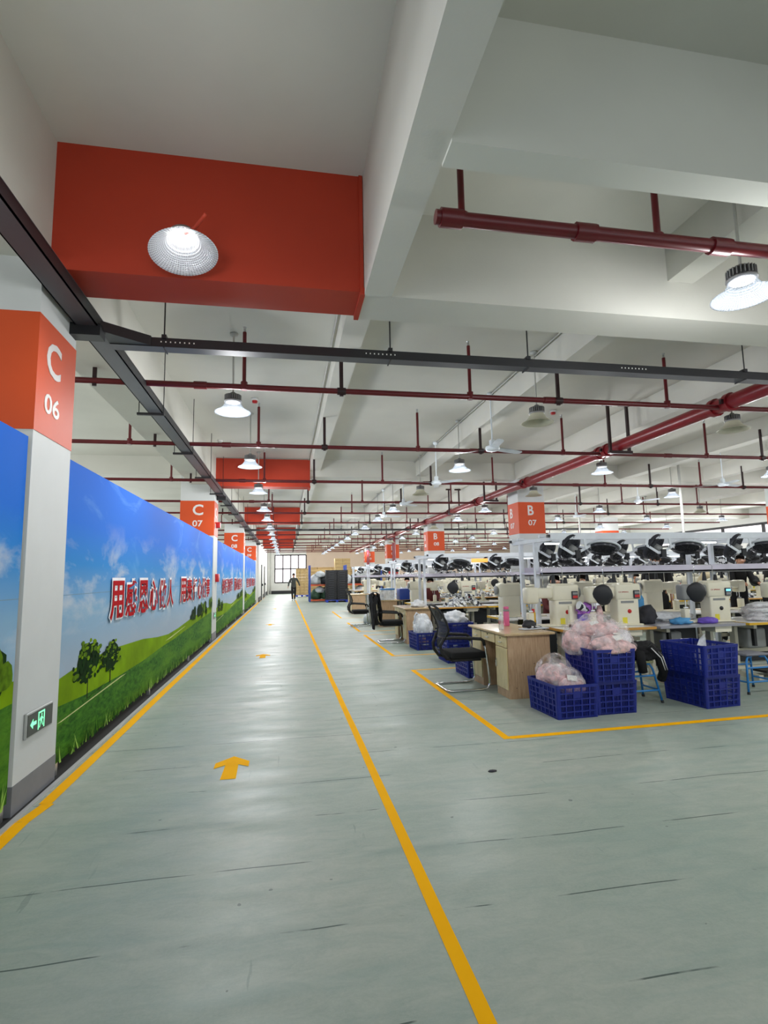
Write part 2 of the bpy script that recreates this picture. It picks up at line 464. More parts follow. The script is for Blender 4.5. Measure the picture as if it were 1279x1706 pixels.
# ================================================================== STRUCTURE
PITCH = 9.55
ROWY = [4.05 + PITCH * k for k in range(6)]       # column rows
def struct(mb, name): return mb.build(name, kind='structure')
struct(MB().box((-10, -6, -.2), (24, 52, 0), 'floor_concrete'), 'floor')
mb = MB()
mb.box((-10, 4.3, 4.5), (24, 52, 4.75), 'ceiling_paint')
mb.box((.72, -6, 4.5), (24, 4.3, 4.75), 'ceiling_paint')
mb.box((-10, -6, 4.78), (.72, 4.5, 5.0), 'ceiling_paint_near')
struct(mb, 'ceiling')
tn = [0]
def trim(a, b, m='ceiling_paint'):
    tn[0] += 1
    struct(MB().box(a, b, m), 'trim_%d' % tn[0])
for x0, x1, z in ((-2.3, -1.69, 3.83), (.62, .88, 4.2), (3.4, 3.66, 4.1), (6.2, 6.95, 4.05), (9.33, 9.6, 4.1), (12.1, 12.36, 4.1), (14.85, 15.6, 4.05), (18.2, 18.5, 4.1)):
    trim((x0, 4.1 if x0 == .62 else -6, z), (x1, 51.5, 4.78 if x0 < .7 else 4.5))
for k, y in enumerate(ROWY):
    trim((-10, y + .05, 4.05 if k else 3.98), (24, y + .45, 4.7))
trim((.62, -6, 3.74), (.84, 4.05, 4.78))
trim((.84, 2.42, 3.72), (24, 2.6, 4.5), 'ceiling_paint_near')
# front cross beam at the first row is deeper on the working side
trim((.62, 4.05, 3.75), (24, 4.47, 4.68))
# walls
struct(MB().box((-10, 51, 0), (-.95, 51.3, 4.5), 'wall_paint').box((-.95, 51, 0), (1.95, 51.3, 1.02), 'wall_paint')
       .box((-.95, 51, 3.56), (1.95, 51.3, 4.5), 'wall_paint').box((1.95, 51, 0), (24, 51.3, 4.5), 'wall_warm_lit'), 'wall_back')
struct(MB().box((-10.2, -6, 0), (-10, 51.3, 4.8), 'wall_paint'), 'wall_left')
struct(MB().box((23, -6, 0), (23.3, 51.3, 2.9), 'wall_paint').box((23, -6, 3.75), (23.3, 51.3, 4.5), 'wall_paint')
       .box((23, -6, 2.9), (23.3, 20, 3.75), 'wall_paint').box((23, 30, 2.9), (23.3, 51.3, 3.75), 'wall_paint'), 'wall_right')
# windows
def window(n, pts, frame_w, axis, pos, divs_u, divs_v):
    (u0, z0), (u1, z1) = pts
    P3 = (lambda u, z, d=0: (u, pos + d, z)) if axis == 'y' else (lambda u, z, d=0: (pos + d, u, z))
    w = thing('window_%d' % n, None, None); w['kind'] = 'structure'
    g = MB().poly([P3(u0, z0, .12), P3(u1, z0, .12), P3(u1, z1, .12), P3(u0, z1, .12)], 'window_light').build('window_pane', w)
    fr = MB()
    def bar(ua, za, ub, zb):
        a = P3(ua, za, .0); b = P3(ub, zb, .1)
        fr.box([min(a[i], b[i]) for i in range(3)], [max(a[i], b[i]) for i in range(3)], 'frame_black')
    h = frame_w / 2
    for i in range(divs_u + 1):
        u = u0 + (u1 - u0) * i / divs_u; bar(u - h, z0, u + h, z1)
    for v in divs_v: z = z0 + (z1 - z0) * v; bar(u0, z - h, u1, z + h)
    fr.build('window_frame', w)
window(1, ((-.93, 1.03), (1.93, 3.56)), .1, 'y', 51, 4, (0, .5, 1))
window(2, ((20, 2.95), (30, 3.7)), .12, 'x', 23, 4, (0, 1))
# baseboards
struct(MB().box((-1.4, 50.95, 0), (24, 51, .3), 'baseboard_dark'), 'baseboard_back')
# left partition wall beyond the murals, with doors
struct(MB().box((-2.2, 34.6, 0), (-1.62, 51, 3.9), 'wall_paint'), 'wall_left_inner')
struct(MB().box((-1.64, 34.6, 0), (-1.6, 51, .3), 'baseboard_dark'), 'baseboard_left')
for i, y in enumerate((38.2, 43.5)):
    d = MB().box((-1.62, y, 0), (-1.57, y + 1.3, 2.3), 'steel_door').box((-1.63, y - .1, 0), (-1.56, y, 2.4), 'frame_black').build('door_%d' % (i + 1), kind='structure')
    MB().box((-1.57, y + .15, .95), (-1.5, y + .3, 1.1), 'black_steel').build('door_handle', d)
struct(MB().cyl((-1.45, 47.5, 0), (-1.45, 47.5, 4.4), .05, 'conduit').cyl((-1.3, 50.7, 0), (-1.3, 50.7, 4.4), .05, 'conduit'), 'trim_90')
struct(MB().box((-1.70, -4, 0), (-1.665, 33.2, .012), 'sign_grey'), 'trim_91')
struct(MB().box((-1.99, -4, 0), (-1.70, 33.2, .004), 'gap_shade'), 'trim_92')     # black floor strip, paints the shade under the panels

# ================================================================== COLUMNS
def column(x0, x1, y0, letter, num, label, y1=None):
    y1 = y1 or y0 + .68
    t = thing('column', label, 'column', ((x0 + x1) / 2, (y0 + y1) / 2, 0), 0, None)
    cx, cy = (x0 + x1) / 2, (y0 + y1) / 2; hx, hy = (x1 - x0) / 2, (y1 - y0) / 2
    MB().box((-hx, -hy, .19), (hx, hy, 4.5), 'column_paint').build('shaft', t)
    MB().box((-hx - .003, -hy - .003, 0), (hx + .003, hy + .003, .19), 'grey_base').build('plinth', t)
    b = MB().box((-hx - .004, -hy - .004, 2.56), (hx + .004, hy + .004, 3.42), 'orange_paint').build('orange_band', t)
    for rot, org in ((ROT_FRONT, lambda u: (u, -hy - .006)), ):
        l = fit(text_mesh(letter, .3, 'white_letter', .006), .25 if letter == 'C' else .17, .27)
        put(l, 'letter', b, (-.11, -hy - .006, 3.06), rot=rot)
        l = fit(text_mesh(num, .2, 'white_letter', .003), .24, .155)
        put(l, 'number', b, (-.11, -hy - .006, 2.78), rot=rot)
    side = 1 if letter == 'C' else -1
    rot = ROT_RIGHT if side == 1 else (PI / 2, 0, -PI / 2)
    l = fit(text_mesh(letter, .3, 'white_letter', .006), .25 if letter == 'C' else .17, .27)
    put(l, 'letter', b, (side * (hx + .006), -.2 * side, 3.02), rot=rot)
    l = fit(text_mesh(num, .2, 'white_letter', .003), .26, .15)
    put(l, 'number', b, (side * (hx + .006), -.2 * side, 2.73), rot=rot)
    return t
CF = ['white square column with orange band marked C 06 at the left edge, beside the mural',
      'white square column with orange band marked C 07, between the first two murals seen whole',
      'white square column with orange band marked C 08 along the left wall', 'white square column with orange band marked C 09, last along the murals']
for k in range(4):
    column(-2.53, -1.73, [4.03, 13.75, 23.5, 33.2][k], 'C', '0%d' % (6 + k), CF[k], [4.70, 14.5, 24.2, 33.95][k])
for k, y in enumerate((13.6, 23.1, 32.9, 42.3)):
    column(6.22, 6.98, y, 'B', ['07', '08', '09', '10'][k], 'white square column with orange band marked B %s amid the sewing benches' % ['07', '08', '09', '10'][k])
for k, (y) in enumerate((13.6, 23.1, 32.7)):
    column(14.8, 15.6, y, 'A', ['07', '08', '09'][k], ['white square column with orange band A 07 beyond the right edge', 'white column behind the racks with orange band marked A 08', 'distant white column with orange band marked A 09'][k])

# orange boxes hung under the cross beams above the aisle
for k, y in enumerate(ROWY[:5]):
    o = MB().box((-1.69, y, 3.77), (.61, y + .4, 4.78 if k == 0 else 4.47), 'orange_red_paint')
    o.box((.585, y - .02, 3.74), (.625, y + .42, 3.80), 'orange_red_paint').box((.585, y - .015, 3.77), (.615, y, 4.78 if k == 0 else 4.47), 'orange_red_paint')
    o.build('beam_cladding', label=['huge orange-red box beam crossing above the aisle nearest the camera', 'orange-red beam cladding across the aisle at column C 07', 'orange-red beam cladding across the aisle at column C 08', 'orange-red beam cladding across the aisle at column C 09', 'farthest orange-red beam cladding above the aisle'][k], cat='beam cladding', group='orange beam boxes above the aisle')

# ================================================================== MURALS
def mural(y0, y1, label, text=None, shift=0):
    X = -1.745
    t = thing('mural_panel', label, 'mural', (X, y0, 0), 0, 'landscape mural panels along the left wall')
    Lr = y1 - y0; B, T = .1, 2.5
    MB().box((-.03, 0, B), (0, Lr, T), 'frame_black').build('backing_board', t)
    mb = MB(); e = [.001]
    def lay(pts, m):
        e[0] += .00006; mb.poly([(e[0], max(0, min(Lr, p[0])), p[1]) for p in pts], m)
    lay([(0, B), (Lr, B), (Lr, T), (0, T)], 'mural_sky')
    lay([(0, 1.388), (Lr, 1.388), (Lr, 1.394), (0, 1.394)], 'sky_seam')
    q = lambda u: u * Lr / 9.1
    ridge = [(0, .74), (.25, .765), (.8, .80), (1.6, .80), (2.6, .77), (3.4, .71), (4.1, .68), (4.9, .70), (6, .76), (7.2, .80), (8.2, .84), (9.1, .86)]
    def strip(top, bot, m):
        n = len(top) - 1
        for i in range(n):
            lay([(q(bot[i][0]), bot[i][1]), (q(bot[i + 1][0]), bot[i + 1][1]), (q(top[i + 1][0]), top[i + 1][1]), (q(top[i][0]), top[i][1])], m); e[0] -= .00006
        e[0] += .00006
    strip(ridge, [(a, .45) for a, b in ridge], 'hill_lime')
    low = [(0, .53), (.6, .50), (1.6, .49), (2.6, .50), (3.6, .54), (4.6, .56), (5.6, .60), (6.6, .64), (7.6, .67), (8.4, .70), (9.1, .72)]
    strip(low, [(a, B) for a, b in low], 'mural_grass')
    lay([(q(3.9), .60), (q(4.3), .60), (q(5.6), .675), (q(5.45), .675)], 'hill_path')
    lay([(q(.0), .40), (q(.1), .395), (q(1.9), .47), (q(1.7), .475)], 'hill_path')
    rr = random.Random(int(y0 * 10) + 3)
    def leafy(cy, cz, ry, rz, m, n=16):
        pts = [(cy + ry * math.cos(a) * rr.uniform(.82, 1.1), cz + rz * math.sin(a) * rr.uniform(.85, 1.1)) for a in [2 * PI * i / n for i in range(n)]]
        lay(pts, m)
    def tree(cy, z0, h, w):
        lay([(cy - .012, z0), (cy + .012, z0), (cy + .01, z0 + h * .5), (cy - .01, z0 + h * .5)], 'trunk')
        leafy(cy, z0 + h * .62, w * .8, h * .3, 'tree_dark')
        for i in range(70):
            a = rr.uniform(0, 6.28); q_ = math.sqrt(rr.random()); v = .62 + .36 * q_ * math.sin(a)
            leafy(cy + w * q_ * math.cos(a) * (1.15 - .45 * (v - .3)), z0 + h * v, w * rr.uniform(.06, .16), h * rr.uniform(.02, .05), 'tree_dark' if rr.random() < .75 - (v - .4) else rr.choice(['tree_light', 'tree_light', 'hill_lime']), 7)
    tree(q(.66), .46, .54, .38); tree(q(1.3), .48, .43, .34)
    lay([(q(.5), .455), (q(.66), .46), (q(1.2), .52), (q(.95), .485)], 'trunk')
    for i in range(20):
        u = rr.uniform(6.0, 9.0); h = rr.uniform(.05, .13) * (1 + (u - 6) * .12)
        leafy(q(u), .76 + (u - 6) * .035 + h * .5, .1 + .1 * rr.random(), h, rr.choice(['tree_dark', 'tree_dark', 'tree_light']), 10)
    tree(q(7.5), .64, .2, .12); tree(q(8.1), .66, .24, .12)
    for i in range(260):          # tall foreground grass along the lower edge
        u = rr.uniform(.05, 9.0); h = rr.uniform(.05, .17); w = rr.uniform(.008, .02); l = rr.uniform(-.12, .12)
        lay([(q(u) - w, B), (q(u) + w, B), (q(u) + l, B + h)], rr.choice(['blade_light', 'blade_dark', 'blade_dark', 'mural_grass']))
    mb.build('print', t)
    for s, u0, u1, zb, zt in text or []:
        n = len(s); dw = (u1 - u0) / n
        for i, ch in enumerate(s):
            for nm, mm, off, dx in (('character_outline', 'text_white', .075, .016), ('character', 'text_red', .02, .02)):
                me = text_mesh(ch, .5, mm, off * .5, .0008)
                h = zt - zb + (.06 if mm == 'text_white' else 0); w = dw * .86 + (.06 if mm == 'text_white' else 0)
                fit(me, w, h)
                put(me, nm, t, (dx + (.0 if mm == 'text_white' else .001), u0 + i * dw + (-.03 if mm == 'text_white' else 0), zb - (.03 if mm == 'text_white' else 0)), rot=ROT_RIGHT)
    n = max(2, int(Lr / 1.9))
    for i in range(n):
        y = .05 + (Lr - .1) * i / (n - 1)
        MB().box((-.035, y - .03, 0), (-.005, y + .03, B), 'steel').build('foot', t)
    MB().box((-.2, 0, 0), (-.17, Lr, B), 'gap_shade').build('gap_shade_back', t)  # added black strip, paints the shade behind the gap
mural(-3.9, 4.0, 'landscape mural panel cut off by the left edge, before column C 06')
mural(4.73, 13.72, 'long landscape mural with large red Chinese slogan and two trees, right after column C 06', [('用感恩心做人', 1.15, 4.35, 1.10, 1.50), ('用责任心做事', 4.85, 8.5, 1.10, 1.52)])
mural(14.52, 23.47, 'landscape mural with red Chinese slogan between columns C 07 and C 08', [('创新引领发展', 1.2, 4.3, 1.08, 1.5), ('团队创造共享', 4.9, 8.3, 1.08, 1.5)])
mural(24.22, 33.17, 'farthest landscape mural between columns C 08 and C 09', [('安全生产第一', 1.2, 4.3, 1.08, 1.5), ('质量效益为先', 4.9, 8.3, 1.08, 1.5)])

# exit sign on C 06
def exit_sign(y, label, Z=.53):
    t = thing('exit_sign', label, 'sign', (-1.73, y, Z), 0, 'green exit signs on the columns')
    MB().bbox((0.002, -.21, -.085), (.02, .21, .085), 'sign_grey', .004, seg=1).build('frame', t)
    MB().box((.02, -.198, -.072), (.023, .198, .072), 'exit_black').build('panel', t)
    p = MB()
    def pg(pts): p.poly([(.0245, u, v) for u, v in pts], 'exit_green')
    pg([(-.165, 0), (-.12, .035), (-.12, .012), (-.07, .012), (-.07, -.012), (-.12, -.012), (-.12, -.035)])
    pg([(-.045, -.06), (-.03, -.06), (-.03, .06), (-.045, .06)]); pg([(.045, -.06), (.06, -.06), (.06, .06), (.045, .06)]); pg([(-.03, .048), (.045, .048), (.045, .06), (-.03, .06)])
    pg([(.005, .026), (.018, .026), (.018, .042), (.005, .042)])
    pg([(-.01, -.012), (.02, -.008), (.022, .022), (-.004, .022)]); pg([(-.028, .004), (-.006, .018), (-.006, .008), (-.024, -.006)])
    pg([(.02, .02), (.04, .004), (.036, -.002), (.018, .008)]); pg([(-.01, -.012), (0, -.012), (-.012, -.05), (-.024, -.05)]); pg([(.008, -.012), (.02, -.01), (.036, -.04), (.028, -.046)])
    p.build('pictogram', t)
exit_sign(4.35, 'green lit exit sign with left arrow low on column C 06')
exit_sign(14.1, 'green lit exit sign low on column C 07', .6)
tag(MB().bbox((-1.73, 14.15, 1.42), (-1.65, 14.4, 1.62), 'red_box', .006).build('alarm_box'), 'small red alarm box on the side of column C 07', 'alarm box')
tag(MB().bbox((-1.73, 14.05, 2.78), (-1.62, 14.2, 2.92), 'red_box', .01).build('alarm_sounder'), 'small red sounder high on the orange band of C 07', 'alarm sounder')

# ================================================================== FLOOR TAPE
def tape(x0, y0, x1, y1, w, label):
    d = Vector((x1 - x0, y1 - y0, 0)); n = Vector((-d.y, d.x, 0)).normalized() * w / 2
    o = MB(); a = Vector((x0, y0, 0)); b = Vector((x1, y1, 0))
    L_ = d.length; k = max(1, int(L_ / .5)); z = .0015
    up_ = []; dn = []
    for i in range(k + 1):
        p = a + d * i / k; j = R.uniform(-.003, .003)
        up_.append(p + n * (1 + j * 20)); dn.append(p - n * (1 - j * 20))
    for i in range(k):
        o.add([dn[i] + Vector((0, 0, z)), dn[i + 1] + Vector((0, 0, z)), up_[i + 1] + Vector((0, 0, z)), up_[i] + Vector((0, 0, z))], [(0, 1, 2, 3)], 'tape_yellow')
    tag(o.build('floor_tape'), label, 'floor marking', 'yellow tape lines on the floor')
tape(.672, -2, .672, 46, .062, 'long yellow tape line down the middle of the aisle floor')
tape(-1.62, -3, -1.62, 3.95, .085, 'yellow tape line along the wall before column C 06')
tape(-1.60, 4.22, -1.62, 46, .085, 'long yellow tape line along the foot of the murals')
tape(-1.62, 3.95, -1.58, 4.22, .085, 'short yellow tape jog around the foot of column C 06')
ws = [(4.86, 8.55), (10.15, 13.9), (14.8, 17.7), (19.7, 23.6)]
nm = ['nearest', 'second', 'third', 'fourth']
for i, (a, b) in enumerate(ws):
    tape(2.0, a - .03, 2.0, b + .03, .072, 'yellow tape edge beside the chair and desk of the %s bench row' % nm[i])
    tape(2.037, a + .002, 21, a + (.45 if i == 0 else 0), .082 if i == 0 else .062, 'yellow tape line running right in front of the %s bench row' % nm[i])
    tape(2.037, b, 2.85, b + .02, .055, 'short yellow tape line closing the back of the %s bench row' % nm[i])
def arrow(x, y, label):
    o = MB(); z = .0016; s = 1
    o.add([(x - .058, y - .26, z), (x + .058, y - .26, z), (x + .05, y + .12, z), (x - .05, y + .12, z)], [(0, 1, 2, 3)], 'tape_yellow')
    z += .0008; o.add([(x, y + .27, z), (x - .135, y + .12, z), (x - .135, y - .01, z), (x, y + .10, z), (x + .135, y - .01, z), (x + .135, y + .12, z)], [(0, 1, 2, 3), (0, 3, 4, 5)], 'tape_yellow')
    tag(o.build('floor_arrow'), label, 'floor marking', 'yellow arrows on the aisle floor')
arrow(-.42, 4.66, 'largest yellow arrow on the aisle floor, nearest the camera')
arrow(-.42, 10.9, 'second yellow arrow on the aisle floor, level with the second bench row')
arrow(-.47, 18.0, 'third yellow arrow, small and far along the aisle floor')
arrow(-.47, 27.0, 'farthest faint yellow arrow on the aisle floor')

# ================================================================== SPRINKLER PIPES
PY = [2.95, 6.15, 8.95, 12.3, 15.7, 18.5, 21.85, 25.25, 28.05, 31.4, 34.8, 37.6, 41.0, 44.3, 47.1]
PZ = 3.68
riser_me = MB().cyl((0, 0, 0), (0, 0, .66), .022, 'red_pipe', 8).cyl((0, 0, -.035), (0, 0, .06), .04, 'red_pipe', 8).mesh('riser')
head_me = MB().cyl((0, 0, .66), (0, 0, .7), .014, 'steel', 6).lathe([(.004, .7), (.022, .715), (.022, .72), (.0, .73)], 'steel', n=8).mesh('sprinkler_head')
hang_me = MB().box((-.022, -.012, -.06), (.022, .012, .58), 'dark_bracket').lathe([(.045, -.05), (.05, 0), (.045, .05)], 'dark_bracket', n=8, T=Matrix.Rotation(PI / 2, 4, 'Y')).mesh('hanger')
hangs_me = MB().box((-.02, -.012, -.06), (.02, .012, .15), 'dark_bracket').mesh('hanger')
for k, y in enumerate(PY):
    x0, x1 = (-9.8, 20) if k else (.9, 22)
    t = thing('sprinkler_pipe', '%s dark red sprinkler pipe crossing under the ceiling' % (ORD[k] + ('-nearest' if k else '')), 'pipe', (0, y, PZ), 0, 'dark red sprinkler branch pipes')
    r = .034 if k else .045
    p = MB().cyl((x0, 0, 0), (x1, 0, 0), r, 'red_pipe', 10)
    for cx in ((-.95, 3.3, 7.2) if k else (1.0, 1.9, 2.9)): p.cyl((cx - .07, 0, 0), (cx + .07, 0, 0), r * 1.3, 'red_pipe', 10)
    p.build('pipe', t)
    sh = (k % 3 == 2) * .03
    for x in ([-5.2, -2.47, -.47, 2.25, 5.0, 8.02, 10.8, 13.6, 16.4] if k else [1.07, 2.43, 3.9]):
        rr_ = put(riser_me, 'riser', t, (x + sh, 0, 0), scale=(1, 1, 1 if k else .62)); put(head_me, 'sprinkler_head', rr_)
    for x in ([-2.06, .65, 3.43, 9.31, 12.1] if k else []):
        put(hangs_me if x < -2 else hang_me, 'hanger', t, (x, 0, 0))
# main feed pipe
t = thing('main_pipe', 'thick red main sprinkler pipe running the length of the hall above the benches', 'pipe', (5.85, 0, 3.72))
MB().cyl((0, 2.0, 0), (0, 49, 0), .1, 'main_pipe_red', 20).build('pipe', t)
for y in PY[1:10]:
    for dy in (-.13, .13):
        MB().cyl((0, y + dy - .035, 0), (0, y + dy + .035, 0), .125, 'main_pipe_red', 16).box((-.16, y + dy - .02, -.03), (-.1, y + dy + .02, .03), 'dark_bracket').box((.1, y + dy - .02, -.03), (.16, y + dy + .02, .03), 'dark_bracket').build('coupling', t)
for y in (8.44, 14.6, 18.0, 24, 30, 36):
    m_ = MB()
    for x in (-.2, .17): m_.box((x - .022, y - .022, -.12), (x + .022, y + .022, .75), 'dark_bracket')
    m_.box((-.3, y - .025, .72), (-.1, y + .025, .77), 'dark_bracket').box((.02, y - .025, .72), (.24, y + .025, .77), 'dark_bracket').box((-.24, y - .03, -.15), (.22, y + .03, -.1), 'dark_bracket')
    m_.build('trapeze_hanger', t)
for x, y, lb in ((6.62, 32.7, 'vertical dark red standpipe in front of column B 09'), (6.42, 42.0, 'farther vertical dark red standpipe, left of the other, near the end wall')):
    tag(MB().cyl((x, y, 0), (x, y, 4.4), .11, 'main_pipe_red', 14).cyl((x, y, 1.0), (x, y, 1.2), .13, 'main_pipe_red', 14).build('standpipe'), lb, 'pipe')

# ================================================================== CABLE TRAYS
t = thing('cable_tray', 'dark grey cable tray running along the tops of the murals', 'cable tray', (0, 0, 0))
MB().box((-1.69, -3, 3.58), (-1.52, 34.5, 3.59), 'tray_metal').box((-1.53, -3, 3.58), (-1.52, 34.5, 3.68), 'black_steel').box((-1.69, -3, 3.58), (-1.68, 34.5, 3.68), 'tray_metal').box((-1.69, -3, 3.675), (-1.52, 34.5, 3.685), 'tray_metal').build('channel', t)
for k in range(13):
    y = 6.95 + 2.2 * k
    m_ = MB().box((-1.82, y - .02, 3.545), (-1.5, y + .02, 3.575), 'black_steel').cyl((-1.8, y, 3.55), (-1.8, y, 3.83), .006, 'black_steel', 6).cyl((-1.51, y, 3.55), (-1.51, y, 4.5), .006, 'black_steel', 6)
    m_.build('hanger', t)
for y in (4.6, 14.2, 23.9, 33.6):
    MB().box((-1.73, y - .05, 3.5), (-1.50, y + .08, 3.6), 'black_steel').build('gusset', t)
g = MB(); 
g.add([(-1.52, 4.62, 3.57), (-1.52, 5.0, 3.57), (-1.18, 5.0, 3.57), (-1.18, 4.86, 3.57), (-1.52, 4.62, 3.66), (-1.52, 5.0, 3.66), (-1.18, 5.0, 3.66), (-1.18, 4.86, 3.66)], [(0, 1, 2, 3), (7, 6, 5, 4), (0, 3, 7, 4), (3, 2, 6, 7), (2, 1, 5, 6), (1, 0, 4, 5)], 'black_steel')
g.build('corner_gusset', t)
def cross_tray(y, x1, rods, label):
    t = thing('cable_tray', label, 'cable tray', (0, y, 0))
    MB().box((-1.52, 0, 3.565), (x1, .12, 3.572), 'tray_metal').box((-1.52, -.004, 3.565), (x1, 0, 3.65), 'black_steel').box((-1.52, .12, 3.565), (x1, .124, 3.65), 'black_steel').box((-1.52, 0, 3.645), (x1, .12, 3.65), 'tray_metal').build('channel', t)
    for x in rods:
        m_ = MB().box((x - .02, -.02, 3.64), (x + .02, .15, 3.675), 'black_steel').box((x - .006, -.012, 3.555), (x + .006, .14, 3.567), 'black_steel').cyl((x, 0, 3.66), (x, 0, 4.5), .007, 'black_steel', 6)
        m_.build('hanger', t)
    h = MB()
    for x0 in (-1.1, .75, 3.45):
        for i in range(8): h.box((x0 + i * .04, -.0055, 3.605), (x0 + i * .04 + .01, -.004, 3.618), 'paper_white')
    h.build('bolt_holes', t)
cross_tray(4.87, 16, (-1.07, .99, 2.41, 4.95, 7.5), 'dark grey cable tray crossing the hall behind the big orange beam')
cross_tray(24.3, 16, (-.5, 2.5, 5.5, 8.5), 'distant dark cable tray crossing the hall beyond the second bench rows')

# ================================================================== CEILING CONDUITS AND DETECTORS
tag(MB().cyl((3.37, 4.45, 4.47), (3.37, 30, 4.47), .012, 'conduit', 6).build('conduit'), 'thin conduit running along the ceiling beside the fans', 'conduit')
tag(MB().cyl((.58, 4.45, 4.47), (.58, 30, 4.47), .012, 'conduit', 6).build('conduit'), 'thin conduit running along the beam above the aisle', 'conduit')
for x, y, lb in ((-.51, 9.0, 'round white ceiling detector with red base above the aisle'), (4.9, 9.0, 'round white ceiling detector with red base above the benches'), (-1.4, 11.9, 'flat round ceiling detector near the tray before column C 07')):
    t = thing('smoke_detector', lb, 'detector', (x, y, 4.5))
    MB().lathe([(.0, 0), (.06, 0), (.06, -.03), (.04, -.04), (0, -.04)], 'cap_white', n=16).build('base', t)
    MB().lathe([(.045, -.04), (.04, -.075), (0, -.08)], 'red_box' if lb[0] == 'r' else 'conduit', n=16).build('sensor', t)

# ================================================================== PENDANT LAMPS
ZR = 3.5
rod_me = MB().cyl((0, 0, .24), (0, 0, 1.0), .011, 'conduit', 8).lathe([(.0, 1.0), (.05, 1.0), (.05, .975), (.015, .96)], 'sign_grey', n=12).mesh('rod')
rod_hi = MB().cyl((0, 0, .24), (0, 0, 1.28), .011, 'conduit', 8).lathe([(.0, 1.28), (.05, 1.28), (.05, 1.255), (.015, 1.24)], 'sign_grey', n=12).mesh('rod')
hm = MB().lathe([(0, .25), (.03, .245), (.03, .225), (.085, .215), (.09, .205)], 'lamp_housing', n=24)
for i in range(24):
    a = 2 * PI * i / 24; T_ = Matrix.Rotation(a, 4, 'Z')
    hm.box((.05, -.004, .15), (.1, .004, .21), 'lamp_housing', T=T_)
hm.lathe([(.07, .215), (.07, .14), (.105, .14), (.105, .128), (.09, .12)], 'lamp_housing', n=24)
house_me = hm.mesh('driver_housing')
prof = [(.092, .128), (.1, .1), (.125, .06), (.165, .025), (.205, .005), (.215, 0), (.217, -.004), (.203, .0), (.162, .021), (.121, .056), (.096, .098), (.09, .126)]
shade_me = MB().lathe(prof, 'lamp_shade', n=40).mesh('shade')
shade_br = MB().lathe(prof, 'lamp_shade_bright', n=40).mesh('shade')
shade_off = MB().lathe(prof, 'lamp_unlit', n=32).mesh('shade')
glow_me = MB().lathe([(0, .118), (.05, .117), (.084, .12)], 'lamp_glow', n=24).mesh('led_disc')
glow_off = MB().lathe([(0, .118), (.05, .117), (.084, .12)], 'lamp_unlit', n=24).mesh('led_disc')
LX = [-.63, 3.33, 6.37, 10.45, 14.33, 17.8]
LY = [3.22, 6.55, 9.85, 12.95, 16.45, 19.3, 22.6, 25.9, 29.1, 32.2, 35.5, 38.7, 41.9, 45.1, 48.2]
LN = ['over the aisle', 'in the line of ceiling fans', 'beside the main red pipe', 'in the fourth line right of the aisle', 'in the fifth line right of the aisle', 'in the line nearest the right wall']
sp = bpy.data.lights.new('lamp_beam', 'SPOT'); sp.energy = LAMP_W; sp.spot_size = math.radians(164); sp.spot_blend = .6; sp.shadow_soft_size = .09; sp.color = (.97, .98, 1)
pl = bpy.data.lights.new('ceiling_fill', 'POINT'); pl.energy = LAMP_UP; pl.shadow_soft_size = .12; pl.color = (.97, .98, 1)
for i, x in enumerate(LX):
    for j, y in enumerate(LY):
        if (i == 2 and j == 0) or (i >= 3 and j < 2) or (i >= 4 and j < 3): 
            if j > 1: continue
            # lamps just outside the frame still light the hall
        lit = (i, j) not in ((2, 6), (2, 9), (1, 1), (2, 1), (1, 3), (2, 3), (4, 4))
        if (i, j) == (0, 0):
            t = thing('face_lamp', 'lit round lamp with clear ribbed shade mounted on the big orange beam', 'lamp', (-.71, 3.74, 3.79), 0, 'round industrial pendant lamps')
            t.rotation_euler = Vector((-.10, .16, .97)).to_track_quat('Z', 'Y').to_euler(); t.scale = (1.08, 1.08, 1.08)
            MB().lathe([(0, .15), (.085, .145), (.095, .12)], 'lamp_housing', n=24).build('driver_housing', t); put(shade_br, 'shade', t); put(glow_me, 'led_disc', t)
            MB().tube([(0, .04, .12), (0, .18, .05), (0, .30, .03), (0, .34, .03)], .012, 'orange_red_paint', 8).build('bracket', t)
            lo = bpy.data.objects.new('ceiling_fill', bpy.data.lights.new('lamp_leak_near', 'POINT')); lo.data.energy = LAMP_UP * .32; lo.data.shadow_soft_size = .15; COL.objects.link(lo); lo.location = (-.7, 2.6, 3.4)  # detached point light added to brighten the near ceiling
            lo = bpy.data.objects.new('lamp_beam', sp); COL.objects.link(lo); lo.parent = t; lo.location = (0, 0, .02)
            continue
        t = thing('pendant_lamp', '%s %s pendant lamp %s' % (ORD[j] + ('-nearest' if j else ''), 'lit' if lit else 'unlit', LN[i]), 'lamp', (x, y, ZR), 0, 'round industrial pendant lamps')
        put(rod_hi if (i == 0 and j == 0) else rod_me, 'rod', t); put(house_me, 'driver_housing', t)
        put(shade_me if lit else shade_off, 'shade', t); put(glow_me if lit else glow_off, 'led_disc', t)
        if lit:
            lo = bpy.data.objects.new('lamp_beam', sp); COL.objects.link(lo); lo.parent = t; lo.location = (0, 0, .0)
            lo = bpy.data.objects.new('ceiling_fill', pl); COL.objects.link(lo); lo.parent = t; lo.location = (0, 0, -.22)

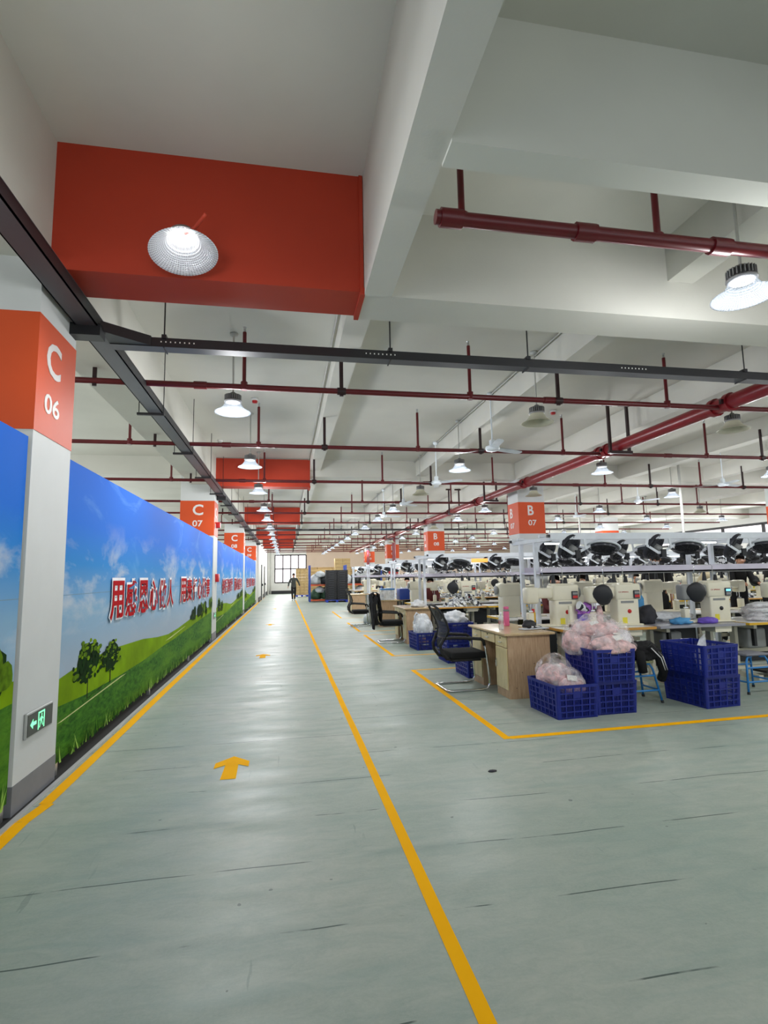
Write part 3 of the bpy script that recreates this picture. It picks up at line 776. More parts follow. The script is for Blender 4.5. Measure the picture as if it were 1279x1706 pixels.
# ================================================================== CEILING FANS
frod = MB().cyl((0, 0, .06), (0, 0, .95), .012, 'fan_white', 8).lathe([(0, .95), (.06, .95), (.055, .9), (.02, .87)], 'fan_white', n=14).mesh('rod')
fmot = MB().lathe([(.02, .16), (.05, .14), (.05, .06), (.11, .04), (.12, 0), (.1, -.03), (0, -.04)], 'fan_white', n=24).mesh('motor')
fb = MB()
bl = [(.1, -.05, .012), (.2, -.06, .014), (.42, -.065, .012), (.6, -.06, .008), (.64, -.03, .004), (.64, .03, -.006), (.58, .06, -.012), (.3, .055, -.014), (.1, .04, -.012)]
fb.poly([(a, b, c + .004) for a, b, c in bl], 'fan_white'); fb.poly([(a, b, c - .002) for a, b, c in bl][::-1], 'fan_white')
fbl = fb.mesh('blade')
n_ = 0
for x, y, a0 in ((3.37, 8.25, 20), (3.35, 11.55, 75), (3.37, 15.1, 40), (3.37, 18.3, 10), (10.5, 11.25, 15), (10.3, 14.2, 55), (10.6, 18.2, 30), (10.5, 21.4, 50), (17.6, 15.2, 20)):
    t = thing('ceiling_fan', 'white three-blade ceiling fan, %s %s' % (ORD[n_ if n_ < 4 else n_ - 4], 'in the line above the left ends of the bench rows' if x < 4 else 'in the line beyond the main red pipe'), 'fan', (x, y, 3.55), math.radians(a0), 'white ceiling fans')
    put(frod, 'rod', t); put(fmot, 'motor', t)
    for k in range(3): put(fbl, 'blade', t, rz=k * 2 * PI / 3)
    n_ += 1

# ================================================================== SEWING BENCHES, RACKS, MACHINES
def bench_mesh(w, d, top, edge):
    tp = MB().box((0, 0, .745), (w, d, .768), top).mesh('tabletop')
    ed = MB().box((-.004, -.006, .738), (w + .004, 0, .77), edge).box((-.006, 0, .738), (0, d, .77), edge).box((w, 0, .738), (w + .006, d, .77), edge).mesh('edge_band')
    lg = MB()
    lg.box((0, d * .45, .03), (.05, d * .55, .74), 'leg_cream').box((-.01, .06, 0), (.06, d - .05, .06), 'leg_cream').box((0, .08, .68), (.05, d - .08, .74), 'leg_cream')
    lg = lg.mesh('leg')
    mt = MB().bbox((.25, .3, .38), (.55, .55, .66), 'machine_grey', .03).box((.3, .25, .42), (.34, .6, .745), 'black_steel').mesh('motor_box')
    dr = MB().box((.85, .04, .66), (1.1, .3, .74), 'machine_cream').mesh('drawer')
    br = MB().box((.05, .5, .3), (w - .05, .53, .36), 'leg_cream').box((.05, .34, .1), (w - .05, .38, .14), 'leg_cream').mesh('stretcher')
    pd = MB().box((.35, .15, .06), (.7, .42, .09), 'black_steel').mesh('pedal')
    return tp, ed, lg, mt, dr, br, pd
UNDER_DARK = MB().box((.3, .58, .16), (1.0, .60, .72), 'cover_black').mesh('back_panel')  # dark panel added to darken the space under the tables
BM = {'w': bench_mesh(1.28, .92, 'tabletop_white', 'table_edge'), 'y': bench_mesh(1.28, .92, 'tabletop_white', 'table_edge_yellow'), 'g': bench_mesh(1.28, .92, 'tabletop_grey', 'tabletop_grey')}
def bench(x, y, key, label, rz=0, group=None):
    t = thing('sewing_table', label, 'table', (x, y, 0), rz, group)
    tp, ed, lg, mt, dr, br, pd = BM[key]
    put(tp, 'tabletop', t); put(ed, 'edge_band', t); put(lg, 'leg', t, (.14, 0, 0)); put(lg, 'leg', t, (1.09, 0, 0)); put(br, 'stretcher', t)
    put(mt, 'motor', t); put(dr, 'drawer', t); put(pd, 'pedal', t); put(UNDER_DARK, 'back_panel', t)
    return t

def machine_meshes(grey_head=False):
    P_ = {}
    m = MB().bbox((.0, -.1, 0), (.32, .1, .36), 'machine_cream', .018).bbox((-.02, -.105, .34), (.36, .105, .56), 'machine_cream', .025)
    m.bbox((-.34, -.075, .38), (.02, .075, .52), 'machine_grey' if grey_head else 'machine_cream', .025).bbox((-.4, -.08, .31), (-.22, .08, .53), 'machine_grey' if grey_head else 'machine_cream', .03)
    m.box((.05, -.107, .30), (.24, -.1, .33), 'machine_grey').bbox((-.02, -.02, .54), (.3, .06, .575), 'machine_cream', .01)
    P_['body'] = m.mesh('body')
    P_['base_plate'] = MB().bbox((-.46, -.13, 0), (.36, .13, .02), 'machine_cream', .008, seg=1).mesh('base_plate')
    P_['needle_bar'] = MB().cyl((-.33, -.02, .2), (-.33, -.02, .33), .008, 'chrome', 8).box((-.36, -.035, .2), (-.3, -.01, .215), 'chrome').cyl((-.28, -.02, .24), (-.28, -.02, .33), .006, 'chrome', 6).mesh('needle_bar')
    P_['post'] = MB().bbox((-.37, -.045, .02), (-.29, .045, .19), 'machine_cream', .01).mesh('post')
    P_['handwheel'] = MB().lathe([(0, -.02), (.06, -.02), (.075, -.005), (.075, .015), (.05, .02), (0, .02)], 'machine_grey', n=20, T=Matrix.Translation((.385, 0, .45)) @ Matrix.Rotation(PI / 2, 4, 'Y')).mesh('handwheel')
    P_['control_panel'] = MB().bbox((.24, -.125, .36), (.33, -.1, .47), 'panel_dark', .006, seg=1).box((.25, -.127, .425), (.32, -.125, .455), 'screen_blue' if grey_head else 'machine_grey').box((.25, -.127, .375), (.32, -.125, .41), 'button_red' if not grey_head else 'machine_grey').mesh('control_panel')
    P_['button'] = MB().lathe([(0, .012), (.026, .01), (.028, 0)], 'black_steel' if grey_head else 'button_red', n=16, T=Matrix.Translation((.17, -.1, .19)) @ Matrix.Rotation(PI / 2, 4, 'X')).mesh('button')
    P_['warning_label'] = MB().box((.06, -.102, .03), (.13, -.1, .11), 'label_yellow').mesh('warning_label')
    P_['thread_stand'] = MB().tube([(-.1, .04, .52), (-.1, .04, .78), (-.08, .04, .8), (.18, .04, .8), (.2, .04, .78), (.2, .04, .52)], .005, 'chrome', 6).cyl((.0, .04, .56), (.26, .04, .56), .006, 'chrome', 6).mesh('thread_stand')
    P_['thread_cone'] = MB().cyl((.06, .04, .575), (.06, .04, .7), .032, 'cover_black', 10, .018).mesh('thread_cone')
    P_['thread_cone_2'] = MB().cyl((.24, .04, .56), (.24, .04, .66), .03, 'cover_black', 10, .02).mesh('thread_cone')
    tm = fit(text_mesh('CX SPRING', .03, 'label_red_text', .0005, .0005), .15, .018)
    P_['nameplate'] = tm
    T_ = Matrix.Translation((-.21, -.11, .42)) @ Matrix.Rotation(.15, 4, 'X') @ Matrix.Rotation(-.25, 4, 'Z')
    bb = blob(.13, .05, .135, 'cover_black', 4, .16, 1.3, 3, flat=False); bb.v = [tuple(T_ @ Vector(v)) for v in bb.v]
    P_['belt_cover'] = bb.mesh('belt_cover')
    return P_
MM = {False: machine_meshes(), True: machine_meshes(True)}
def machine(x, y, label, kind=False, rz=0, detail=True, group=None):
    t = thing('sewing_machine', label, 'sewing machine', (x, y, .77), rz, group)
    for k, me in MM[kind].items():
        if k == 'nameplate':
            if detail: put(me, k, t, (.02, -.1065, .44), rot=ROT_FRONT)
        elif k in ('belt_cover',):
            if detail: put(me, k, t)
        else: put(me, k.replace('_2', ''), t)
    return t

# shoe uppers: small soft shell
def upper_mesh(seed, m1, m2):
    rr = random.Random(seed); mb = MB(); prof_ = []
    n = 10; vs = []; ring = 12
    for i in range(n):
        u = i / (n - 1); x = (u - .5) * .27; w = .045 * math.sin(PI * min(1, u * .9 + .12)) + .012; h = .04 + .05 * (1 - u) ** 1.3
        for k in range(ring):
            a = 2 * PI * k / ring; vs.append((x + rr.uniform(-.004, .004), math.cos(a) * w + rr.uniform(-.004, .004), max(0, h * .5 + math.sin(a) * h * .5)))
    fs = [(i * ring + k, i * ring + (k + 1) % ring, (i + 1) * ring + (k + 1) % ring, (i + 1) * ring + k) for i in range(n - 1) for k in range(ring)]
    sel = [f for i, f in enumerate(fs) if (i // 5) % 3]; oth = [f for i, f in enumerate(fs) if not (i // 5) % 3]
    mb.add(vs, sel, m1, True); mb.add(vs, oth, m2, True)
    mb.add(vs, [tuple(range(ring))[::-1], tuple(range((n - 1) * ring, n * ring))], m2)
    return mb.mesh('shoe_upper')
UP = [upper_mesh(1, 'white_cloth', 'dark_cloth'), upper_mesh(2, 'grey_cloth', 'white_cloth'), upper_mesh(3, 'dark_cloth', 'white_cloth'), upper_mesh(4, 'paper_white', 'grey_cloth')]
def heap(x, y, z, w, h, label, seed, dens=40, name='upper_heap'):
    rr = random.Random(seed); mb = MB()
    for i in range(dens):
        u = rr.random(); a = rr.uniform(0, 2 * PI); r = w * math.sqrt(u)
        zz = h * (1 - math.sqrt(u)) * rr.uniform(.5, 1)
        T_ = Matrix.Translation((r * math.cos(a), r * .6 * math.sin(a), zz)) @ Matrix.Rotation(rr.uniform(0, 6.28), 4, 'Z') @ Matrix.Rotation(rr.uniform(-.7, .7), 4, 'Y') @ Matrix.Rotation(rr.uniform(-.9, .9), 4, 'X') @ Matrix.Scale(.8, 4)
        me = rr.choice(UP)
        for mi in range(2):
            fs = [tuple(p.vertices) for p in me.polygons if p.material_index == mi]
            if fs: mb.add([(T_ @ v.co) if (T_ @ v.co).z > 0 else Vector(((T_ @ v.co).x, (T_ @ v.co).y, 0)) for v in me.vertices], fs, me.materials[mi].name, True)
    tag(mb.build(name, loc=(x, y, z)), label, 'heap of shoe parts', None, 'stuff')

# rack hardware: fan for a bench rack
def guard(mb, T, r=.19):
    mb.lathe([(r, -.03), (r + .01, 0), (r, .03)], 'panel_dark', n=28, T=T)
    for rr_ in (.04, .08, .12, .155):
        mb.lathe([(rr_ - .003, .03), (rr_, .036), (rr_ + .003, .03)], 'panel_dark', n=24, T=T)
    for k in range(12):
        mb.box((.03, -.003, .028), (r, .003, .033), 'panel_dark', T=T @ Matrix.Rotation(2 * PI * k / 12, 4, 'Z'))
T1 = Matrix.Translation((.16, 0, -.13)) @ Matrix.Rotation(math.radians(164), 4, 'X') @ Matrix.Rotation(math.radians(-14), 4, 'Y')
f1 = MB(); guard(f1, T1); f1.lathe([(.16, .0), (.0, .002)], 'cover_black', n=24, T=T1); f1 = f1.mesh('fan_head')
fh = MB().lathe([(.2, -.03), (.215, .0), (.235, -.02), (.2, -.05)], 'rack_white', n=28, T=T1).mesh('fan_ring')
T2 = Matrix.Translation((-.3, .1, -.1)) @ Matrix.Rotation(math.radians(125), 4, 'X') @ Matrix.Rotation(math.radians(25), 4, 'Y')
f2 = MB(); guard(f2, T2, .2); f2.lathe([(.17, .0), (.0, .002)], 'cover_black', n=24, T=T2); f2 = f2.mesh('fan_head')
fmo = MB().lathe([(0, .06), (.05, .05), (.06, -.06), (0, -.08)], 'machine_grey', n=14, T=T2 @ Matrix.Translation((0, 0, .06))).mesh('fan_motor')
def arm_mesh():
    a = MB()
    for p, q in (((-.48, -.02, 0), (-.5, -.02, -.09)), ((-.5, -.02, -.09), (-.3, 0, -.2)), ((-.13, -.02, 0), (-.11, -.02, -.13)), ((.1, 0, -.02), (-.18, 0, -.16)), ((-.3, 0, -.2), (-.18, 0, -.16))):
        p = Vector(p); q = Vector(q); d = (q - p); n = d.cross(Vector((0, 1, 0))).normalized() * .018; w = Vector((0, .004, 0))
        vs = [p - n - w, p + n - w, q + n - w, q - n - w, p - n + w, p + n + w, q + n + w, q - n + w]
        a.add(vs, [(0, 1, 2, 3), (7, 6, 5, 4), (0, 4, 5, 1), (1, 5, 6, 2), (2, 6, 7, 3), (3, 7, 4, 0)], 'rack_white')
    a.box((-.27, -.03, -.26), (-.2, .03, -.15), 'cover_black')
    return a.mesh('bracket_arm')
arm = arm_mesh()
def rack_fan(x, y, z, label, group, rz=0, s=1):
    t = thing('bench_fan', label, 'fan', (x, y, z), rz, group)
    put(f1, 'fan_head', t); put(fh, 'fan_ring', t); put(f2, 'fan_head', t); put(fmo, 'fan_motor', t); put(arm, 'bracket_arm', t)
    t.scale = (s, s, s)

def rack(x0, x1, y, z, label):
    """double-sided white rack: y is the near rail"""
    t = thing('bench_rack', label, 'rack', (x0, y, 0))
    ya, yb = .53, 1.02; L_ = x1 - x0
    n = int(L_ / 2.95) + 1
    for i in range(n):
        x = .02 + i * 2.95
        for yy_ in (ya, yb): MB().box((x - .028, yy_ - .028, 0), (x + .028, yy_ + .028, z - .06), 'rack_white').build('post', t)
        MB().box((x - .03, 0, z - .1), (x + .03, 1.3, z - .05), 'rack_white').build('end_crossbar', t)
        MB().cyl((x - .05, .3, z - .025), (x + .04, .3, z - .025), .022, 'rack_white', 8).cyl((x - .06, 1.0, z - .025), (x + .04, 1.0, z - .025), .022, 'rack_white', 8).build('pipe_end', t)
    for yy_ in (-.02, 1.26):
        MB().box((-.02, yy_, z - .09), (L_, yy_ + .05, z), 'rack_white').box((-.05, yy_ - .004, z - .06), (-.02, yy_ + .054, z - .02), 'cover_black').build('rail', t)
    MB().box((0, .36, z - .56), (L_, .36 + .02, z - .46), 'shelf_lilac').box((0, .36, z - .56), (L_, 1.04, z - .54), 'shelf_lilac').box((0, 1.02, z - .56), (L_, 1.04, z - .46), 'shelf_lilac').build('shelf', t)
    MB().box((0, .38, z - .575), (L_, .42, z - .56), 'machine_grey').build('shelf_rail', t)
    return t
tube_me = MB().cyl((0, 0, 0), (.62, 0, 0), .016, 'tube_lit', 10).mesh('tube')
tubeb_me = MB().box((-.02, -.02, .012), (.64, .02, .035), 'fan_white').mesh('batten')
def tube_light(x, y, z, label, group, s=1):
    t = thing('tube_light', label, 'lamp', (x, y, z), 0, group); put(tube_me, 'tube', t); put(tubeb_me, 'batten', t); t.scale = (s, s, s)

COLS = [(6.2, 7.0, yy, yy + .7) for yy in (13.6, 23.1, 32.9, 42.3)] + [(14.78, 15.62, yy, yy + .7) for yy in (13.6, 23.1, 32.7)]
def free(x0, y0, x1, y1): return not any(x0 < c[1] and x1 > c[0] and y0 < c[3] and y1 > c[2] for c in COLS)
ROWS = [  # y of near table edge, x start, number of tables, key
    (6.42, 3.5, 8, 2.03), (11.75, 3.2, 12, 1.98), (16.4, 3.4, 12, 1.98), (21.8, 3.4, 14, 1.98), (27.0, 3.4, 14, 1.98)]
RN = ['nearest', 'second', 'third', 'fourth', 'fifth']
for r, (y, x0, n, zr) in enumerate(ROWS):
    rk = x0 + (.1 if r == 0 else .1)
    rack(rk, x0 + n * 1.35, y + .45, zr + .01, 'white steel double rack standing over the %s row of sewing tables' % RN[r])
    for i in range(n):
        x = x0 + i * 1.35
        key = 'g' if (r == 0 and i == 1) else ('y' if (r + i) % 3 == 2 else 'w')
        nth = ORD[i] if i else 'first'
        bench(x, y, key, ('%s grey-covered sewing table from the aisle in the nearest row' if key == 'g' else '%s white sewing table from the aisle, near side of the ' + RN[r] + ' row') % nth, group='sewing tables in rows') if free(x, y, x + 1.28, y + .9) else None
        if free(x, y + 1.8, x + 1.28, y + 2.72): bench(x + 1.28, y + 2.72, 'y', '%s white sewing table from the aisle, far side of the %s row' % (nth, RN[r]), PI, 'sewing tables in rows')
        mx_ = x + .83 if r else [4.42, 5.85, 7.25, 8.5, 9.9, 11.2, 12.6, 13.9][i]
        machine(mx_, y + .36 + (.06 if r else 0), '%s cream sewing machine from aisle, near side of %s row' % (nth, RN[r]) if not (r == 0 and i == 1) else 'sewing machine with grey head and blue screen on the grey-covered table', kind=(r == 0 and i == 1), detail=r < 3, group='cream post-bed sewing machines')
        if r < 4 and free(x, y + 1.8, x + 1.28, y + 2.72):
            machine(x + .4, y + 2.3, '%s cream sewing machine from the aisle, far side of %s row' % (nth, RN[r]), rz=PI, detail=False, group='cream post-bed sewing machines')
    for i in range(int(n * 1.0)):
        x = rk + .62 + i * 1.33
        rack_fan(x, y + .45, zr - .08, '%s pair of black fans from the aisle, near rail of %s rack' % (ORD[i] if i else 'first', RN[r]), 'black fans hung from the racks')
        if r < 3: rack_fan(x + .3, y + 1.72, zr - .08, '%s pair of black fans from the aisle, far rail of %s rack' % (ORD[i] if i else 'first', RN[r]), 'black fans hung from the racks')
        if i % 1 == 0:
            tube_light(x + .42 if i else rk + .06, y + .75, zr - .12, '%s lit tube lamp from the aisle under the top of the %s rack' % (ORD[i] if i else 'first', RN[r]), 'tube lamps under the rack tops', .8)

# heaps of uppers and cloth
heap(4.05, 12.1, .77, .4, .42, 'heap of white and black shoe uppers on the second bench row by its left machine', 11, 60)
heap(5.5, 12.1, .77, .5, .34, 'heap of black and white shoe uppers on the second bench row near column B 07', 12, 70)
k_ = 20
for r, (y, x0, n, zr) in enumerate(ROWS):
    for i in range(n if r < 4 else 0):
        if r == 0 and i < 3: continue
        if r == 1 and i < 2: continue
        k_ += 1
        if k_ % 4 == 0: continue
        heap(x0 + i * 1.35 + .25, y + .35, .77, .24, .2, 'small heap of shoe uppers on the %s table of the %s row' % (ORD[i] if i else 'first', RN[r]), k_, 14)
for r, (y, x0, n, zr) in enumerate(ROWS[:4]):
    for i in range(n):
        if r == 0 and i == 0: continue
        heap(x0 + i * 1.35 + .7, y + 1.15, zr - .54, .42, .12, 'shoe parts lying on the rack shelf above the %s table of the %s row' % (ORD[i] if i else 'first', RN[r]), 300 + r * 20 + i, 14, 'shelf_heap')

# first row odds and ends
def lump(x, y, z, sx, sy, sz, m, seed, name, label, cat, amp=.3, sub=3, freq=2.2):
    return tag(blob(sx, sy, sz, m, seed, amp, freq, sub).build(name, loc=(x, y, z)), label, cat)
t = thing('purple_shoe', 'purple and black shoe in the cream frame at the left end of the near row', 'shoe', (4.02, 6.85, .79))
put(UP[2], 'upper', t, (0, 0, .16), rot=(.3, .3, .4), scale=(1.2, 1.4, 1.4)); o = blob(.11, .06, .09, 'purple_shoe', 5, .5, 3).build('tongue', t, (0, -.02, .14))
MB().box((-.09, -.03, 0), (.07, .03, .14), 'violet_cloth').build('box', t)
lump(4.22, 6.8, .77, .045, .03, .17, 'pink_bundle', 8, 'pink_sock', 'pink knitted sock piece standing beside the purple shoe', 'cloth')
t = thing('jig_frame', 'cream rectangular frame stand around the purple shoe on the near row', 'frame', (3.75, 6.75, .77))
MB().box((0, 0, 0), (.04, .04, .28), 'machine_cream').build('upright', t); MB().box((0, 0, 0), (.62, .16, .035), 'machine_cream').build('base', t)
machine(3.62, 6.98, 'cream sewing machine half hidden by rack posts, left end of the near row', detail=False, group='cream post-bed sewing machines')
lump(4.42, 7.15, .77, .16, .1, .07, 'green_camo', 9, 'green_cloth', 'green mottled cloth piece behind the purple shoe', 'cloth', .5)
lump(4.95, 6.85, .77, .14, .12, .15, 'dark_cloth', 10, 'dark_bag', 'dark grey shoe bag between the first two near machines', 'bag', .35)
lump(5.02, 7.05, .77, .06, .05, .28, 'blue_cloth', 14, 'denim_roll', 'rolled blue denim cloth standing behind the dark bag', 'cloth', .3)
lump(5.30, 6.62, .77, .15, .08, .05, 'blue_cloth', 11, 'blue_gloves', 'light blue cloth gloves lying on the grey-covered table', 'gloves', .6)
t = lump(5.72, 6.6, .77, .15, .07, .05, 'violet_cloth', 12, 'insole_stack', 'violet and black insoles before the grey-headed machine', 'insoles', .25)
lump(5.55, 7.1, .77, .3, .15, .08, 'white_cloth', 13, 'white_cloth', 'white cloth offcuts behind the blue gloves', 'cloth', .5)
# fan of sheets in plastic
t = thing('wrapped_stack', 'wide stack of grey sheets in clear film on the near row at the right edge', 'bundle', (6.78, 6.72, .77))
for i in range(7): blob(.34 - i * .012, .16, .045, ['white_cloth', 'grey_cloth'][i % 2], 40 + i, .35, 2.5, 3).build('sheet', t, (R.uniform(-.04, .04), R.uniform(-.02, .02), i * .03), rz=R.uniform(-.3, .3))
blob(.38, .2, .15, 'clear_film', 50, .3, 2.5, 3).build('film', t)

# ------------------------------------------------------------------ desks
def desk(x, y, label, ln=1.25, dp=.56, group='wooden office desks at the row ends'):
    t = thing('desk', label, 'desk', (x, y, 0), 0, group)
    MB().bbox((-.04, -.04, .745), (dp + .06, ln + .04, .775), 'wood_top', .006, seg=1).build('desktop', t)
    for y0 in (0, ln - .38):
        c = MB().box((.012, y0, 0), (dp, y0 + .38, .745), 'wood_side')
        for k, (yy_, zz) in enumerate(((.1, .12), (.12, .3), (.3, .2), (.1, .4))): c.box((.1 + k * .08, y0 - .0015, zz), (.108 + k * .08, y0, zz + .01), 'black_steel')
        c.build('cabinet', t)
        dr = MB().bbox((-.002, y0 + .02, .6), (.012, y0 + .36, .735), 'wood_door', .003, seg=1).build('drawer', t)
        MB().box((-.02, y0 + .14, .65), (-.002, y0 + .24, .662), 'chrome').cyl((-.006, y0 + .19, .705), (-.002, y0 + .19, .705), .012, 'chrome').build('handle', dr)
        dd = MB().bbox((-.002, y0 + .02, .1), (.012, y0 + .36, .59), 'wood_door', .003, seg=1).build('door', t)
        MB().box((-.02, y0 + .32 if y0 == 0 else y0 + .05, .34), (-.002, y0 + .335 if y0 == 0 else y0 + .065, .44), 'chrome').build('handle', dd)
    dr = MB().bbox((-.002, .39, .62), (.012, ln - .39, .735), 'wood_door', .003, seg=1).box((.012, .38, .62), (dp, ln - .38, .64), 'wood_side').build('drawer', t)
    MB().box((-.02, ln / 2 - .05, .665), (-.002, ln / 2 + .05, .677), 'chrome').cyl((-.006, ln / 2, .71), (-.002, ln / 2, .71), .012, 'chrome').build('handle', dr)
    MB().box((dp - .03, .38, .2), (dp - .015, ln - .38, .64), 'wood_side').build('back_panel', t)
    return t
desk(2.64, 6.28, 'wooden desk with drawers at the end of the nearest row, beside the black mesh chair')
desk(2.62, 11.75, 'wooden desk at the end of the second row, behind the white plastic bag')
desk(2.72, 15.9, 'wooden desk at the end of the third row, behind the chair draped with a jacket')
desk(2.62, 21.7, 'small distant wooden desk at the end of the fourth row')

# on the near desk
t = thing('water_bottle', 'clear plastic water bottle on the front wooden desk', 'bottle', (2.76, 6.72, .777))
MB().lathe([(0, 0), (.03, 0), (.033, .02), (.033, .13), (.03, .15), (.013, .19), (.013, .2)], 'bottle_clear', n=20).build('bottle_body', t)
MB().lathe([(.014, .2), (.014, .222), (0, .222)], 'cap_white', n=14).build('cap', t)
MB().lathe([(.0337, .07), (.0337, .115)], 'text_red', n=6).build('print', t)
t = thing('pink_bottle', 'pink square drinking bottle on the front wooden desk', 'bottle', (3.02, 7.16, .777))
MB().bbox((-.033, -.033, 0), (.033, .033, .2), 'bottle_pink', .008).build('bottle_body', t)
MB().bbox((-.034, -.034, .2), (.034, .034, .225), 'machine_grey', .006).bbox((-.03, -.03, .225), (.03, .03, .265), 'bottle_pink', .008).build('cap', t)
t = thing('glue_jar', 'small jar with white lid beside the black shoe upper', 'jar', (3.25, 7.2, .777))
MB().cyl((0, 0, 0), (0, 0, .08), .035, 'trunk', 14).build('jar_body', t); MB().cyl((0, 0, .08), (0, 0, .11), .038, 'cap_white', 14).build('lid', t)
tag(MB().cyl((3.42, 7.15, .777), (3.42, 7.15, .95), .03, 'table_edge_yellow', 12).cyl((3.42, 7.15, .95), (3.42, 7.15, 1.0), .02, 'red_box', 10).build('spray_bottle'), 'small yellow bottle with red top behind the shoe uppers', 'bottle')
t = thing('shoe', 'black shoe upper on white soles at the right corner of the front desk', 'shoe', (3.12, 6.62, .78), .2)
blob(.1, .055, .06, 'cover_black', 21, .2, 2.2, 3).build('upper', t, (-.02, 0, .02)); put(UP[0], 'tongue', t, (.09, .03, .01), rz=.4, scale=(1.1, 1.2, .5)); MB().bbox((-.15, -.07, 0), (.24, .06, .012), 'shirt_white', .004).build('insole', t)

# ------------------------------------------------------------------ crates
def crate_mesh(w=.48, l=.61, h=.34):
    mb = MB(); W2, L2 = w / 2, l / 2; tap = .94
    def wall(ax, sgn, ncell):
        half = W2 if ax == 'y' else L2; dist = L2 if ax == 'y' else W2
        def P3(u, z, d):
            k = tap + (1 - tap) * z / h; uu = u * half * k * .985; dd = sgn * (dist * k + d)
            return (uu, dd, z) if ax == 'y' else (dd, uu, z)
        def slab(u0, u1, z0, z1, th, out=0):
            vs = [P3(u0, z0, out - th), P3(u1, z0, out - th), P3(u1, z1, out - th), P3(u0, z1, out - th), P3(u0, z0, out), P3(u1, z0, out), P3(u1, z1, out), P3(u0, z1, out)]
            mb.add(vs, [(0, 3, 2, 1), (4, 5, 6, 7), (0, 1, 5, 4), (1, 2, 6, 5), (2, 3, 7, 6), (3, 0, 4, 7)], 'crate_blue')
        for i in range(6):                                     # horizontal ribs
            z = .008 + (h - .03) * i / 5
            slab(-1, 1, z - .007, z + .007, .012, .004)
        slab(-1, 1, h - .03, h, .014, .008); slab(-1, 1, 0, .02, .012, .004)
        for i in range(ncell + 1):
            u = -1 + 2 * i / ncell; u0 = max(-1, u - .035); u1 = min(1, u + .035)
            slab(u0, u1, 0, h, .012, .005)
        slab(-1, -.86, 0, h, .008); slab(.86, 1, 0, h, .008)
        ns = ncell * 6                                          # fine vertical slats of the cells
        for i in range(ns):
            u = -1 + 2 * (i + .5) / ns; slab(u - .012 * 5 / ncell, u + .012 * 5 / ncell, 0, h - .02, .006, -.002)
        mid = ncell // 2; u = -1 + 2 * (mid) / ncell; uw = 2 / ncell
        slab(u, u + uw, h * .6, h * .8, .008, .001)            # solid label plate
    for ax, nc in (('y', 5), ('x', 7)):
        for s_ in (-1, 1): wall(ax, s_, nc)
    for sx_ in (-1, 1):
        for sy_ in (-1, 1):
            mb.cyl((sx_ * (W2 * tap - .012), sy_ * (L2 * tap - .012), 0), (sx_ * (W2 - .012), sy_ * (L2 - .012), h), .02, 'crate_blue', 10)
    return mb.mesh('crate_walls'), MB().box((-W2 * tap, -L2 * tap, .0), (W2 * tap, L2 * tap, .012), 'crate_blue').mesh('crate_floor')
CW, CFm = crate_mesh()
def crate(x, y, z, label, rz=0, group='blue plastic crates'):
    t = thing('plastic_crate', label, 'crate', (x, y, z), rz, group)
    put(CW, 'lattice_walls', t); put(CFm, 'crate_floor', t); return t
crate(2.965, 5.60, 0, 'blue crate with a pink bundle standing alone in front of the desk', .05)
crate(3.46, 5.66, 0, 'blue crate carrying another under the big heap of pink bundles', .02)
crate(3.44, 5.62, .335, 'upper blue crate heaped with pink bundles, left of the stool', 0)
crate(4.70, 5.62, 0, 'lower blue crate of the stack in front of the grey-covered table', .09)
crate(4.67, 5.58, .335, 'upper blue crate of the right stack, clear film sticking out', .12)
crate(2.82, 11.0, 0, 'blue crate under the large white plastic bag', .05)
crate(2.84, 7.95, 0, 'blue crate seen under the black chair behind the desk leg')
crate(2.95, 9.3, .0, 'blue crate behind the black chair, lower of two'); crate(2.95, 9.3, .335, 'blue crate behind the black chair, upper of two')
crate(3.9, 11.4, 0, 'blue crate under the second row beside the green stool'); crate(4.75, 11.45, 0, 'blue crate under the second row near column B 07')
crate(4.5, 9.4, .28, 'blue crate with rim showing behind the pink bottle'); 
# pallets of contents in crates
def bundle(x, y, z, sx_, sy_, sz_, seed, label, inner='pink_bundle', cat='bundle', filmm='clear_film', papers=True):
    sx_ *= 1.15; sy_ *= 1.12; sz_ *= 1.15
    t = thing('wrapped_bundle', label, cat, (x, y, z), R.uniform(-.3, .3), 'bundles of shoe parts in clear film')
    rr = random.Random(seed)
    n = 9
    for i in range(n):
        pass
    c = MB()
    for i in range(n):
        a = 2 * PI * i / n; q = .45 if i else 0
        blob(sx_ * .62, sy_ * .5, sz_ * .42, inner, seed + i, .16, 1.4, 3, mb=c, c=(math.cos(a) * sx_ * q, math.sin(a) * sy_ * q, rr.uniform(0, sz_ * .45)))
    c.build('contents', t)
    if papers:
        T_ = Matrix.Translation((rr.uniform(-.3, .3) * sx_, -sy_ * .55, sz_ * 1.0)) @ Matrix.Rotation(.7, 4, 'X') @ Matrix.Rotation(rr.uniform(-.3, .3), 4, 'Z')
        MB().box((-.05, -.035, 0), (.05, .035, .002), 'paper_white', T=T_).build('slip', t)
    blob(sx_ * 1.0, sy_ * 1.0, sz_ * .95, filmm, seed + 30, .22, 1.8, 4, crease=.45).build('film', t)
    return t
bundle(2.93, 5.70, .2, .155, .2, .24, 60, 'pink bundle in clear film bulging out of the lone front crate')
bundle(3.02, 5.48, .2, .125, .1, .16, 61, 'smaller pink bundle in clear film at the front of the lone crate')
bundle(3.28, 5.72, .58, .16, .16, .22, 62, 'pink bundle lying at the left of the high heap')
bundle(3.50, 5.44, .62, .22, .14, .15, 63, 'pink bundle hanging over the front rim of the high crate')
bundle(3.46, 5.68, .73, .22, .17, .17, 64, 'pink bundle topmost of the high heap')
bundle(3.66, 5.62, .6, .13, .15, .2, 65, 'whitish bundle at the right side of the high heap', 'white_cloth')
